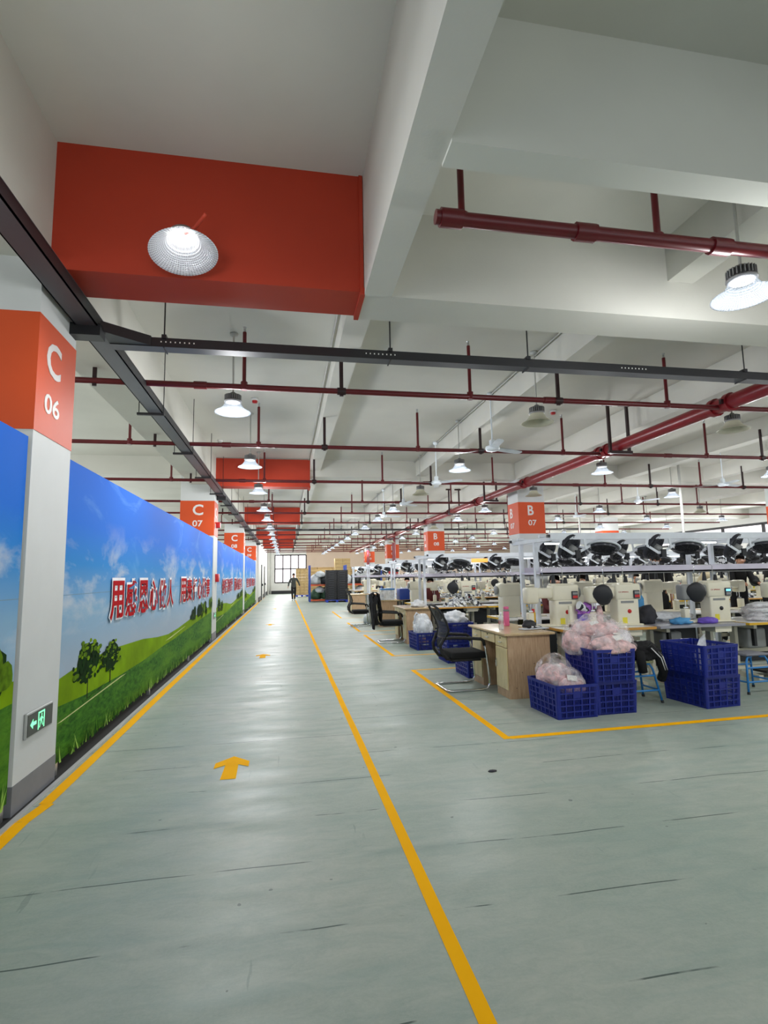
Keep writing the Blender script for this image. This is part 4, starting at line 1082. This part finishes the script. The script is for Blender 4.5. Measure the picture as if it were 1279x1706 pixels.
t = thing('film_scrap', 'clear plastic film standing up out of the upper right crate', 'film', (4.68, 5.5, .36))
s_ = MB()
pts = [(-.1, -.02, .0), (.12, .0, .0), (.07, .03, .2), (.02, -.01, .42), (-.03, .02, .36), (-.09, .03, .2)]
for dy in (0, .03, .06):
    q_ = [(a + dy * .5, b + dy, c * (1 - dy * 2)) for a, b, c in pts]
    s_.add(q_ + [(0.02 + dy * .3, dy - .03, .18)], [(i, (i + 1) % 6, 6) for i in range(6)], 'milky_film')
s_.build('film', t)
# white carrier bag
t = thing('carrier_bag', 'large white translucent carrier bag standing in the crate by the second desk', 'bag', (2.80, 11.0, .24))
blob(.18, .22, .26, 'white_cloth', 71, .3, 3, 4).build('contents', t); blob(.195, .235, .29, 'milky_film', 72, .2, 1.9, 4, crease=.5).build('bag_skin', t)
MB().tube([(-.16, -.02, .26), (-.17, -.02, .42), (-.13, -.02, .48), (-.08, 0, .44), (-.03, 0, .3)], .02, 'shirt_white', 8).build('handle', t)
lump(2.95, 9.3, .62, .2, .24, .14, 'white_cloth', 73, 'white_bundle', 'white bundle on top of the crates behind the black chair', 'bundle', .4, 4)
lump(2.62, 17.2, .0, .16, .2, .22, 'bag_white', 74, 'plastic_bag', 'pale plastic bag on the floor by the third desk', 'bag', .3)

# ------------------------------------------------------------------ stools
def stool(x, y, label, top='stool_top', rz=0, h=.47):
    t = thing('stool', label, 'stool', (x, y, 0), rz, 'blue steel stools')
    MB().bbox((-.17, -.14, h - .03), (.17, .14, h), top, .01).build('seat', t)
    for sx_ in (-1, 1):
        for sy_ in (-1, 1):
            l_ = MB().tube([(sx_ * .06, sy_ * .1, h - .04), (sx_ * .13, sy_ * .11, h - .045), (sx_ * .16, sy_ * .12, h - .1), (sx_ * .22, sy_ * .17, .0)], .0125, 'stool_blue', 8).build('leg', t)
            MB().cyl((sx_ * .216, sy_ * .167, .03), (sx_ * .221, sy_ * .171, 0), .017, 'cover_black', 8).build('foot_cap', l_)
    for sy_ in (-1, 1): MB().cyl((-.165, sy_ * .13, h - .17), (.165, sy_ * .13, h - .17), .011, 'stool_blue', 8).build('stretcher', t)
    for sx_ in (-1, 1): MB().cyl((sx_ * .2, -.15, .14), (sx_ * .2, .15, .14), .011, 'stool_blue', 8).build('stretcher', t)
    MB().cyl((-.2, -.155, .14), (.2, -.155, .14), .011, 'stool_blue', 8).build('stretcher', t)
    return t
stool(4.02, 5.85, 'blue steel stool with black clothes on it, between the crate stacks')
t = thing('tracksuit', 'black track jacket with white stripes heaped on the left stool', 'jacket', (4.12, 5.85, .47))
blob(.2, .17, .12, 'jacket_black', 81, .4, 2.3, 4).build('jacket_body', t)
MB().tube([(.02, -.14, .16), (.1, -.19, .05), (.16, -.17, -.12), (.18, -.1, -.22)], .05, 'jacket_black', 10).tube([(-.1, -.14, .1), (-.12, -.18, 0), (-.1, -.17, -.12)], .05, 'jacket_black', 10).build('sleeve', t)
MB().tube([(.01, -.19, .15), (.09, -.242, .04), (.145, -.225, -.1)], .006, 'cap_white', 6).tube([(.04, -.185, .16), (.12, -.235, .05), (.18, -.215, -.1)], .006, 'cap_white', 6).build('stripe', t)
stool(5.68, 5.95, 'blue steel stool with grey seat at the right edge in front of the near row', 'stool_top_grey', .05)
stool(3.35, 9.6, 'green-topped blue stool behind the front desk', 'stool_top')
tag(blob(.2, .2, .24, 'stool_blue', 83, .2, 2, 3).build('blue_basket', loc=(5.55, 6.7, 0)), 'blue basket lined with plastic film on the floor under the near row', 'basket')
stool(4.8, 9.3, 'blue stool on the far side of the nearest row, third from the aisle')

# ------------------------------------------------------------------ office chairs
def chair(x, y, rz, label):
    t = thing('office_chair', label, 'chair', (x, y, 0), rz, 'black cantilever office chairs')
    # local +x is where the sitter faces
    MB().bbox((-.22, -.25, .40), (.27, .25, .49), 'chair_fabric', .035, seg=3).build('seat', t)
    MB().bbox((-.2, -.22, .37), (.2, .22, .405), 'chair_black', .01).build('seat_pan', t)
    # backrest
    n = 9; vs = []; fs = []
    pro = [(-.24, .42, .16), (-.29, .50, .17), (-.32, .58, .16), (-.295, .68, .20), (-.27, .78, .225), (-.30, .88, .23), (-.35, .98, .22), (-.40, 1.06, .19)]
    mb = MB()
    for i, (px_, pz, hw) in enumerate(pro):
        for k in range(n):
            u = -1 + 2 * k / (n - 1); vs.append((px_ + .03 * u * u, u * hw, pz))
    fs = [(i * n + k, i * n + k + 1, (i + 1) * n + k + 1, (i + 1) * n + k) for i in range(3, len(pro) - 1) for k in range(n - 1)]
    mb.add(vs, fs, 'chair_net', True)
    mb.build('back_mesh', t)
    fr = MB().tube([(p[0] + .03, p[2], p[1]) for p in pro[3:]] + [(-.395, .12, 1.09), (-.40, 0, 1.1), (-.395, -.12, 1.09)] + [(p[0] + .03, -p[2], p[1]) for p in reversed(pro[3:])], .016, 'chair_black', 8)
    for s_ in (-1, 1):
        fr.tube([(-.15, s_ * .17, .39), (-.26, s_ * .18, .41), (-.33, s_ * .17, .50), (-.34, s_ * .165, .58), (-.29, s_ * .19, .68)], .022, 'chair_black', 8)
    fr.tube([(-.265, -.2, .67), (-.285, 0, .66), (-.265, .2, .67)], .018, 'chair_black', 8).tube([(-.31, -.16, .52), (-.33, 0, .51), (-.31, .16, .52)], .014, 'chair_black', 8)
    fr.bbox((-.31, -.09, .53), (-.30, .09, .65), 'chair_net', .004, seg=1)
    fr.build('back_frame', t)
    for s_ in (-1, 1):
        y_ = s_ * .27
        f = MB().tube([(-.27, y_, .02), (-.22, y_, .015), (.18, y_, .015), (.25, y_, .03), (.285, y_, .09), (.27, y_, .3), (.24, y_, .52), (.225, y_, .6)], .0135, 'chrome', 8)
        f.build('leg', t)
        a = MB().tube([(-.28, y_, .68), (-.2, y_, .685), (.08, y_, .665), (.18, y_, .655), (.215, y_, .63), (.228, y_, .57)], .021, 'chair_black', 8).build('armrest', t)
    MB().tube([(-.27, -.27, .02), (-.285, -.24, .018), (-.285, .24, .018), (-.27, .27, .02)], .0135, 'chrome', 8).build('crossbar', t)
    MB().cyl((.265, -.27, .4), (.265, .27, .4), .011, 'chrome', 8).build('seat_support', t)
    return t
chair(2.33, 7.1, .02, 'black mesh office chair with chrome frame facing the front desk')
chair(2.37, 12.25, -.05, 'black office chair draped with a black jacket at the second desk')
chair(2.22, 16.4, 0, 'small distant black office chair at the third desk')
t = thing('draped_jacket', 'black jacket hanging over the back of the second office chair', 'jacket', (2.07, 12.2, 0))
jb = MB()
for dx, sg in ((-.10, -1), (.07, 1)):
    n = 13; vs = []
    rows_ = [1.13, 1.08, .98, .86, .74, .62, .5, .4, .3]
    for i, z in enumerate(rows_):
        hw = [.13, .2, .24, .26, .27, .27, .25, .2, .10][i] * (1 if sg < 0 else .9); 
        for k in range(n):
            u = -1 + 2 * k / (n - 1); vs.append((-.03 + dx * (.25 if i == 0 else 1) + .02 * math.sin(u * 9 + i) + (.10 * (z - .7) * -.7), u * hw, z if sg < 0 or z > .5 else .5 + (z - .5) * .2))
    jb.add(vs, [(i * n + k, i * n + k + 1, (i + 1) * n + k + 1, (i + 1) * n + k) for i in range(len(rows_) - 1) for k in range(n - 1)], 'jacket_black', True)
jb.build('jacket_body', t)
MB().tube([(-.06, -.16, 1.02), (-.12, -.2, .85), (-.1, -.2, .6), (-.05, -.18, .42)], .055, 'jacket_black', 10).tube([(-.06, .16, 1.02), (-.12, .2, .85), (-.08, .21, .6)], .055, 'jacket_black', 10).build('sleeve', t)

# on the second and third desks
lump(2.95, 12.05, .775, .14, .1, .1, 'white_cloth', 90, 'shoe_pair', 'black and white shoes on the second desk', 'shoe', .5)
t = thing('storage_box', 'clear storage box with blue lid on the third desk', 'box', (3.0, 16.0, .777))
MB().bbox((-.2, -.15, 0), (.2, .15, .3), 'milky_film', .01).build('box_body', t); MB().bbox((-.21, -.16, .3), (.21, .16, .34), 'stool_blue', .008).build('lid', t)
lump(2.78, 15.95, .777, .12, .1, .09, 'white_cloth', 91, 'shoe_pair', 'small white and black shoes beside the storage box on the third desk', 'shoe', .5)
tag(MB().bbox((3.35, 15.8, .777), (3.65, 16.3, 1.1), 'rack_blue', .01).build('blue_bin'), 'dark blue plastic bin beside the clear storage box', 'bin')
# amber sign and red banner
tag(MB().box((4.45, 12.5, 1.78), (4.9, 12.53, 1.87), 'amber_sign').build('amber_sign'), 'small amber lit sign hung on the second rack', 'sign')
t = thing('red_poster', 'white poster with red blocks on a distant column behind the racks', 'poster', (6.22, 32.86, .7))
MB().box((0, 0, 0), (.76, .03, 1.7), 'paper_white').build('board', t); MB().box((.06, -.004, .7), (.4, 0, 1.6), 'red_box').build('red_block', t); MB().box((.5, -.004, .7), (.68, 0, 1.6), 'red_box').build('red_block', t)

# ------------------------------------------------------------------ far storage
t = thing('pallet_rack', 'blue and orange pallet rack across the far end holding bags', 'rack', (1.42, 33.1, 0))
for x in (0, 2.2, 4.4):
    for y_ in (0, 1.0): MB().box((x, y_, 0), (x + .1, y_ + .09, 2.2), 'rack_blue').build('upright', t)
    MB().box((x + .03, .09, .3), (x + .07, 1.0, .36), 'sign_grey').box((x + .03, .09, 1.3), (x + .07, 1.0, 1.36), 'sign_grey').build('brace', t)
for z in (.05, .95):
    for y_ in (0, 1.03): MB().box((.1, y_, z), (4.5, y_ + .05, z + .1), 'rack_orange').build('beam', t)
    MB().box((.1, .05, z + .04), (4.5, 1.03, z + .09), 'sign_grey').build('deck', t)
k_ = 0
for z in (.15, 1.05):
    for i in range(7):
        x = 1.85 + i * .62; k_ += 1
        m_ = ['bag_white', 'bag_black', 'bag_white', 'bag_black', 'bag_green' if z < 1 and i < 2 else 'bag_white'][(i + int(z * 2)) % 5]
        if z < 1 and i < 2: m_ = 'bag_green'
        tag(blob(.36, .4, .34 + .1 * R.random(), m_, 100 + k_, .22, 2.2, 3).build('sack', loc=(x, 33.6, z)), '%s %s sack from the left on the %s level of the far pallet rack' % (ORD[i] if i else 'first', {'bag_white': 'whitish', 'bag_black': 'black', 'bag_green': 'green'}[m_], 'lower' if z < 1 else 'upper'), 'sack', 'sacks on the far pallet rack')
        if i % 2 == 0: tag(blob(.3, .3, .24, ['bag_white', 'bag_black'][i // 2 % 2], 150 + k_, .25, 2.4, 3).build('sack', loc=(x + .25, 33.45, z + .42 if z > 1 else z + .38)), '%s small sack lying on top along the %s level of the far pallet rack' % (ORD[i // 2] if i else 'first', 'lower' if z < 1 else 'upper'), 'sack', 'sacks on the far pallet rack')
def pallet(x, y, w, d, label):
    t = thing('pallet', label, 'pallet', (x, y, 0), 0, 'blue plastic pallets')
    MB().box((0, 0, .1), (w, d, .14), 'pallet_blue').build('deck', t)
    for i in range(3): MB().box((i * (w - .14) / 2, 0, 0), (i * (w - .14) / 2 + .14, d, .1), 'pallet_blue').build('runner', t)
pallet(2.36, 32.0, 1.3, .95, 'blue pallet under the tall stack of black trays')
for j in range(2):
    for i in range(13):
        lb = '%s black tray from the bottom in the %s half of the tall black stack' % (ORD[i] if i else 'lowest', ['left', 'right'][j])
        b = MB().box((0, 0, 0), (.63, .88, .115), 'crate_black').box((-.01, -.012, .1), (.64, .89, .132), 'crate_black').box((.15, -.014, .04), (.48, 0, .075), 'panel_dark')
        tag(b.build('tray', loc=(2.37 + j * .65 + R.uniform(-.01, .01), 32.03, .14 + i * .134)), lb, 'tray', 'black trays stacked on the pallet')
def cartons(x0, y, nx, nz, cw, ch, d, label, z0=.14):
    k = 0
    for i in range(nx):
        for j in range(nz):
            t = MB().box((0, 0, 0), (cw - .01, d, ch - .008), 'cardboard').box((0, -.002, ch * .45), (cw - .01, 0, ch * .55), 'tape_brown').build('carton', loc=(x0 + i * cw + R.uniform(-.01, .01), y + R.uniform(-.02, .02), z0 + j * ch))
            tag(t, '%s carton up, %s column, %s' % (ORD[j] if j else 'lowest', ORD[i] if i else 'first', label), 'carton', label)
cartons(.83, 42.5, 3, 9, .31, .225, .9, 'carton stack beside the far window')
pallet(.83, 42.45, .93, 1.0, 'dark blue pallet under the carton stack by the far window')
cartons(2.0, 44.5, 9, 6, .6, .38, .9, 'long wall of cartons behind the pallet rack', 0.0)
cartons(3.8, 41.9, 2, 10, .6, .29, .8, 'highest carton stack behind the black trays', 0.0)
cartons(2.0, 43.2, 8, 5, .75, .42, .9, 'carton row just behind the far pallet rack', 0.0)

# ------------------------------------------------------------------ people
def skin_mesh(joints, edges, radii, m, sub=2, name='body', root=0):
    me = bpy.data.meshes.new(name); me.from_pydata([Vector(j) for j in joints], edges, [])
    o = bpy.data.objects.new(name, me); COL.objects.link(o)
    md = o.modifiers.new('s', 'SKIN'); md.use_smooth_shade = True
    sv = me.skin_vertices[0].data
    for i, r in enumerate(radii):
        r = r if isinstance(r, tuple) else (r, r); sv[i].radius = r; sv[i].use_root = (i == root)
    sd = o.modifiers.new('d', 'SUBSURF'); sd.levels = sub; sd.render_levels = sub
    dg = bpy.context.evaluated_depsgraph_get(); dg.update()
    r_ = bpy.data.meshes.new_from_object(o.evaluated_get(dg)); bpy.data.objects.remove(o)
    r_.materials.clear(); r_.materials.append(MAT[m]); return r_
STOOLS = ['seated worker between the near rack posts', 'left of two seated workers behind the first machine', 'right of two seated workers behind the first machine', 'seated worker at the left end of the second row', 'seated worker near column B 07', 'seated dark-clad worker far right behind second rack', 'small seated worker behind the third rack']
def person(x, y, rz, label, shirt, pose, trousers='trousers', h=1.72, hair='short', sleeve=1.0):
    """local frame: faces -y (towards the camera when rz = 0)"""
    s = h / 1.72
    t = thing('person', label, 'person', (x, y, 0), rz, None); t.scale = (s, s, s)
    J = {}
    sit = pose.get('sit', False); lean = pose.get('lean', 0); hz = .46 + .1 if sit else .93
    J['pel'] = Vector((0, 0, hz)); J['spn'] = Vector((0, -lean * .12, hz + .2)); J['cst'] = Vector((0, -lean * .3, hz + .40)); J['nck'] = Vector((0, -lean * .40, hz + .54))
    J['hd0'] = J['nck'] + Vector((0, -.025 - lean * .05, .10)); J['hd1'] = J['hd0'] + Vector((0, .005 - lean * .1, .075))
    for sd, k in ((-1, 'l'), (1, 'r')):
        J['sh' + k] = J['cst'] + Vector((sd * .17, 0, .07)); a = pose.get('arm' + k, ((.06, .02, -.28), (.02, -.06, -.25)))
        J['el' + k] = J['sh' + k] + Vector((sd * a[0][0], a[0][1], a[0][2])); J['wr' + k] = J['el' + k] + Vector((sd * a[1][0], a[1][1], a[1][2]))
        d = (J['wr' + k] - J['el' + k]).normalized(); J['pm' + k] = J['wr' + k] + d * .07
        J['hp' + k] = J['pel'] + Vector((sd * .09, 0, -.06)); l = pose.get('leg' + k, ((.0, -.01, -.42), (.0, .02, -.42)))
        if sit: l = ((.04, -.42, 0), (0, -.02, -.43))
        J['kn' + k] = J['hp' + k] + Vector((sd * l[0][0], l[0][1], l[0][2])); J['an' + k] = J['kn' + k] + Vector((sd * l[1][0], l[1][1], l[1][2]))
        J['an' + k].z = max(J['an' + k].z, .08)
        J['to' + k] = J['an' + k] + Vector((sd * .02, -.17, -.04))
    names = ['pel', 'spn', 'cst', 'nck', 'hd0', 'hd1']
    rad = {'pel': (.13, .1), 'spn': (.125, .09), 'cst': (.135, .1), 'nck': .05, 'hd0': (.066, .074), 'hd1': (.082, .1), 'sh': .055, 'el': .04, 'wr': .026, 'pm': (.036, .02), 'hp': .085, 'kn': .058, 'an': .04, 'to': (.04, .025)}
    for k in 'lr': names += [p + k for p in ('sh', 'el', 'wr', 'pm', 'hp', 'kn', 'an', 'to')]
    ed = [('pel', 'spn'), ('spn', 'cst'), ('cst', 'nck'), ('nck', 'hd0'), ('hd0', 'hd1')]
    for k in 'lr': ed += [('cst', 'sh' + k), ('sh' + k, 'el' + k), ('el' + k, 'wr' + k), ('wr' + k, 'pm' + k), ('pel', 'hp' + k), ('hp' + k, 'kn' + k), ('kn' + k, 'an' + k), ('an' + k, 'to' + k)]
    # five fingers on each hand
    fing = []
    for k, sd in (('l', -1), ('r', 1)):
        d = (J['pm' + k] - J['wr' + k]).normalized(); side = d.cross(Vector((1, 0, .3))).normalized()
        curl = Vector((-sd * .35, -.15, 0))
        for i, (off, ln) in enumerate(((-.03, .065), (-.01, .075), (.01, .07), (.03, .055))):
            b0 = J['pm' + k] + side * off; nm0 = 'f%s%d' % (k, i)
            J[nm0 + 'a'] = b0 + d * ln * .5; J[nm0 + 'b'] = b0 + (d + curl).normalized() * ln * 1.05
            ed += [('pm' + k, nm0 + 'a'), (nm0 + 'a', nm0 + 'b')]; fing += [nm0 + 'a', nm0 + 'b']
        nm0 = 't' + k + '_'
        J[nm0 + 'a'] = J['wr' + k].lerp(J['pm' + k], .5) - side * .04 + d * .01; J[nm0 + 'b'] = J[nm0 + 'a'] - side * .015 + d * .04
        ed += [('wr' + k, nm0 + 'a'), (nm0 + 'a', nm0 + 'b')]; fing += [nm0 + 'a', nm0 + 'b']
    names += fing
    def rd(n_): return rad.get(n_) or rad.get(n_[:2]) or (.009, .009)
    idx = {n_: i for i, n_ in enumerate(names)}
    body = skin_mesh([J[n_] for n_ in names], [(idx[a], idx[b]) for a, b in ed], [rd(n_) for n_ in names], 'skin', 2)
    put(body, 'body', t)
    def dist(p, a_, b_):
        ab = b_ - a_; tt = max(0, min(1, (p - a_).dot(ab) / max(1e-9, ab.dot(ab)))); return (p - (a_ + ab * tt)).length, tt
    segs = [(a_, b_) for a_, b_ in ed if not (a_[0] == 'f' or b_[0] == 'f' or b_[:2] in ('tl', 'tr'))]
    regs = {'top': set(), 'trousers': set(), 'shoe': set()}
    low = J['pel'].z - .05
    for f in body.polygons:
        c_ = Vector(f.center); best = min(((dist(c_, J[a_], J[b_]) + (a_, b_)) for a_, b_ in segs), key=lambda q_: q_[0]); _, tt, a_, b_ = best
        if (a_, b_) in (('pel', 'spn'), ('spn', 'cst')): regs['top'].add(f.index); 
        elif (a_, b_) == ('cst', 'nck') and tt < .8: regs['top'].add(f.index)
        elif a_ == 'cst' or a_.startswith('sh'): regs['top'].add(f.index)
        elif a_.startswith('el') and tt < .93 * sleeve: regs['top'].add(f.index)
        elif a_.startswith('hp') or (a_ == 'pel' and b_ != 'spn') or a_.startswith('kn'):
            regs['trousers'].add(f.index)
            if a_ == 'pel': regs['top'].add(f.index)
        if (a_ == 'pel' and b_ == 'spn' and tt < .7): regs['trousers'].add(f.index)
        if a_.startswith('an') or (a_.startswith('kn') and tt > .97): regs['shoe'].add(f.index)
    for nm_, m_, gr in (('trousers', trousers, .012), ('top', shirt, .018), ('shoe', 'shoe_white' if trousers != 'dark' else 'hair_black', .012)):
        used = {}; vs = []; fs = []
        for fi in sorted(regs[nm_]):
            q_ = []
            for vi in body.polygons[fi].vertices:
                if vi not in used:
                    used[vi] = len(vs); v_ = body.vertices[vi]; vs.append(tuple(v_.co + v_.normal * gr))
                q_.append(used[vi])
            fs.append(q_)
        if nm_ == 'shoe': vs = [(x_, y_, max(.003, z_)) for x_, y_, z_ in vs]
        MB().add(vs, fs, m_, True).build(nm_, t)
    # head details
    hc = (J['hd0'] + J['hd1']) / 2 + Vector((0, -.003, .01))
    hr = blob(.09, .108, .115, 'hair_black', 3, .05, 3, 3, flat=False)
    bm = bmesh.new(); me = hr.mesh('hair'); bm.from_mesh(me)
    dl = [v for v in bm.verts if (v.co.z < (-.06 if v.co.y > .02 else (.0 if v.co.y > -.03 else .062))) and not (hair == 'long' and v.co.y > 0)]
    bmesh.ops.delete(bm, geom=dl, context='VERTS'); bm.to_mesh(me); bm.free()
    put(me, 'hair', t, hc + Vector((0, .014, .018)))
    if hair == 'long': blob(.07, .05, .14, 'hair_black', 6, .1, 2, 2, flat=False).build('ponytail', t, hc + Vector((0, .07, -.1)))
    fc = MB()
    for sd in (-1, 1):
        fc.lathe([(0, .004), (.009, 0), (.01, -.003)], 'cap_white', n=8, T=Matrix.Translation(hc + Vector((sd * .03, -.083, -.01))) @ Matrix.Rotation(PI / 2, 4, 'X'))
        fc.lathe([(0, .006), (.005, .003)], 'hair_black', n=8, T=Matrix.Translation(hc + Vector((sd * .03, -.084, -.01))) @ Matrix.Rotation(PI / 2, 4, 'X'))
        fc.box(tuple(hc + Vector((sd * .03 - .016, -.088, .012))), tuple(hc + Vector((sd * .03 + .016, -.08, .018))), 'hair_black')
        blob(.012, .02, .03, 'skin', 5, .1, 2, 2, flat=False, mb=fc, c=tuple(hc + Vector((sd * .082, .0, -.012))))
    blob(.013, .018, .026, 'skin', 8, .05, 2, 2, flat=False, mb=fc, c=tuple(hc + Vector((0, -.088, -.03))))
    fc.box(tuple(hc + Vector((-.022, -.084, -.065))), tuple(hc + Vector((.022, -.078, -.058))), 'shirt_maroon')
    fc.build('face', t)
    if sit:
        x_, y_ = x + .0, y + .04
        stool(x_, y_, 'blue stool under the ' + STOOLS.pop(0), h=.455 * s)
    return t
FWD = ((.04, -.12, -.24), (-.04, -.24, -.02)); HANG = ((.05, .03, -.28), (.0, -.04, -.25))
person(.54, 35.5, 0, 'distant person in dark grey top walking towards the camera down the aisle', 'shirt_grey', {'arml': ((.12, .06, -.25), (.05, -.03, -.24)), 'armr': ((.14, .03, -.25), (.08, -.04, -.22)), 'legl': ((0, -.12, -.4), (-.02, .1, -.4)), 'legr': ((.0, .02, -.42), (-.03, .06, -.4))}, h=1.74)
person(7.1, 9.4, math.radians(150), 'person all in black standing with one arm hanging, behind the first rack', 'shirt_black', {'arml': HANG, 'armr': ((.06, .0, -.26), (.04, -.05, -.24))}, h=1.84, sleeve=.35)
person(8.75, 9.75, math.radians(200), 'person in beige jacket bending over the benches behind the first rack', 'shirt_beige', {'lean': .6, 'arml': FWD, 'armr': FWD}, h=1.7)
person(9.65, 9.45, math.radians(60), 'person in black leaning left over work at the right edge, ear showing', 'shirt_black', {'lean': .35, 'arml': FWD, 'armr': FWD}, h=1.86)
person(9.75, 10.3, math.radians(-15), 'dark-haired person with lowered head beside the black-clad worker at the right edge', 'shirt_black', {'lean': .3, 'arml': FWD, 'armr': FWD}, h=1.8)
person(4.3, 9.65, 0, 'seated worker with black hair between the rack posts of the nearest row', 'shirt_white', {'sit': 1, 'lean': .35, 'arml': FWD, 'armr': FWD}, h=1.75, hair='long')
person(4.9, 9.5, .1, 'left of two seated workers with heads close together behind the first machine', 'shirt_maroon', {'sit': 1, 'lean': .3, 'arml': FWD, 'armr': FWD}, h=1.85, hair='long')
person(5.65, 9.75, -.2, 'right of two seated workers with heads close together behind the first machine', 'shirt_white', {'sit': 1, 'lean': .3, 'arml': FWD, 'armr': FWD}, h=1.85)
person(4.0, 14.9, 0, 'seated worker with dark hair at the far side of the second row, left end', 'shirt_maroon', {'sit': 1, 'lean': .3, 'arml': FWD, 'armr': FWD}, h=1.8, hair='long')
person(7.3, 14.95, 0, 'seated worker behind the second rack near column B 07', 'shirt_white', {'sit': 1, 'lean': .3, 'arml': FWD, 'armr': FWD}, h=1.8)
person(10.5, 15.0, 0, 'seated worker in dark top far right behind the second rack', 'shirt_black', {'sit': 1, 'lean': .3, 'arml': FWD, 'armr': FWD}, h=1.8)
person(4.4, 19.6, 0, 'small seated worker behind the third rack near the aisle', 'shirt_white', {'sit': 1, 'lean': .3, 'arml': FWD, 'armr': FWD}, h=1.8, hair='long')
# poles
for x, y, lb in ((11.0, 13.3, 'thin pale pole rising from the benches to the ceiling, nearer and to the right'), (11.3, 19.2, 'thin pale pole rising from the benches to the ceiling, farther and to the left')):
    tag(MB().cyl((x, y, 0), (x, y, 4.5), .035, 'conduit', 10).build('pole'), lb, 'pole')
# small dark scrap on the floor
tag(blob(.035, .02, .006, 'dark_cloth', 2, .5, 3, 2).build('floor_scrap', loc=(1.56, 4.1, .0)), 'small dark scrap lying on the open floor', 'scrap')
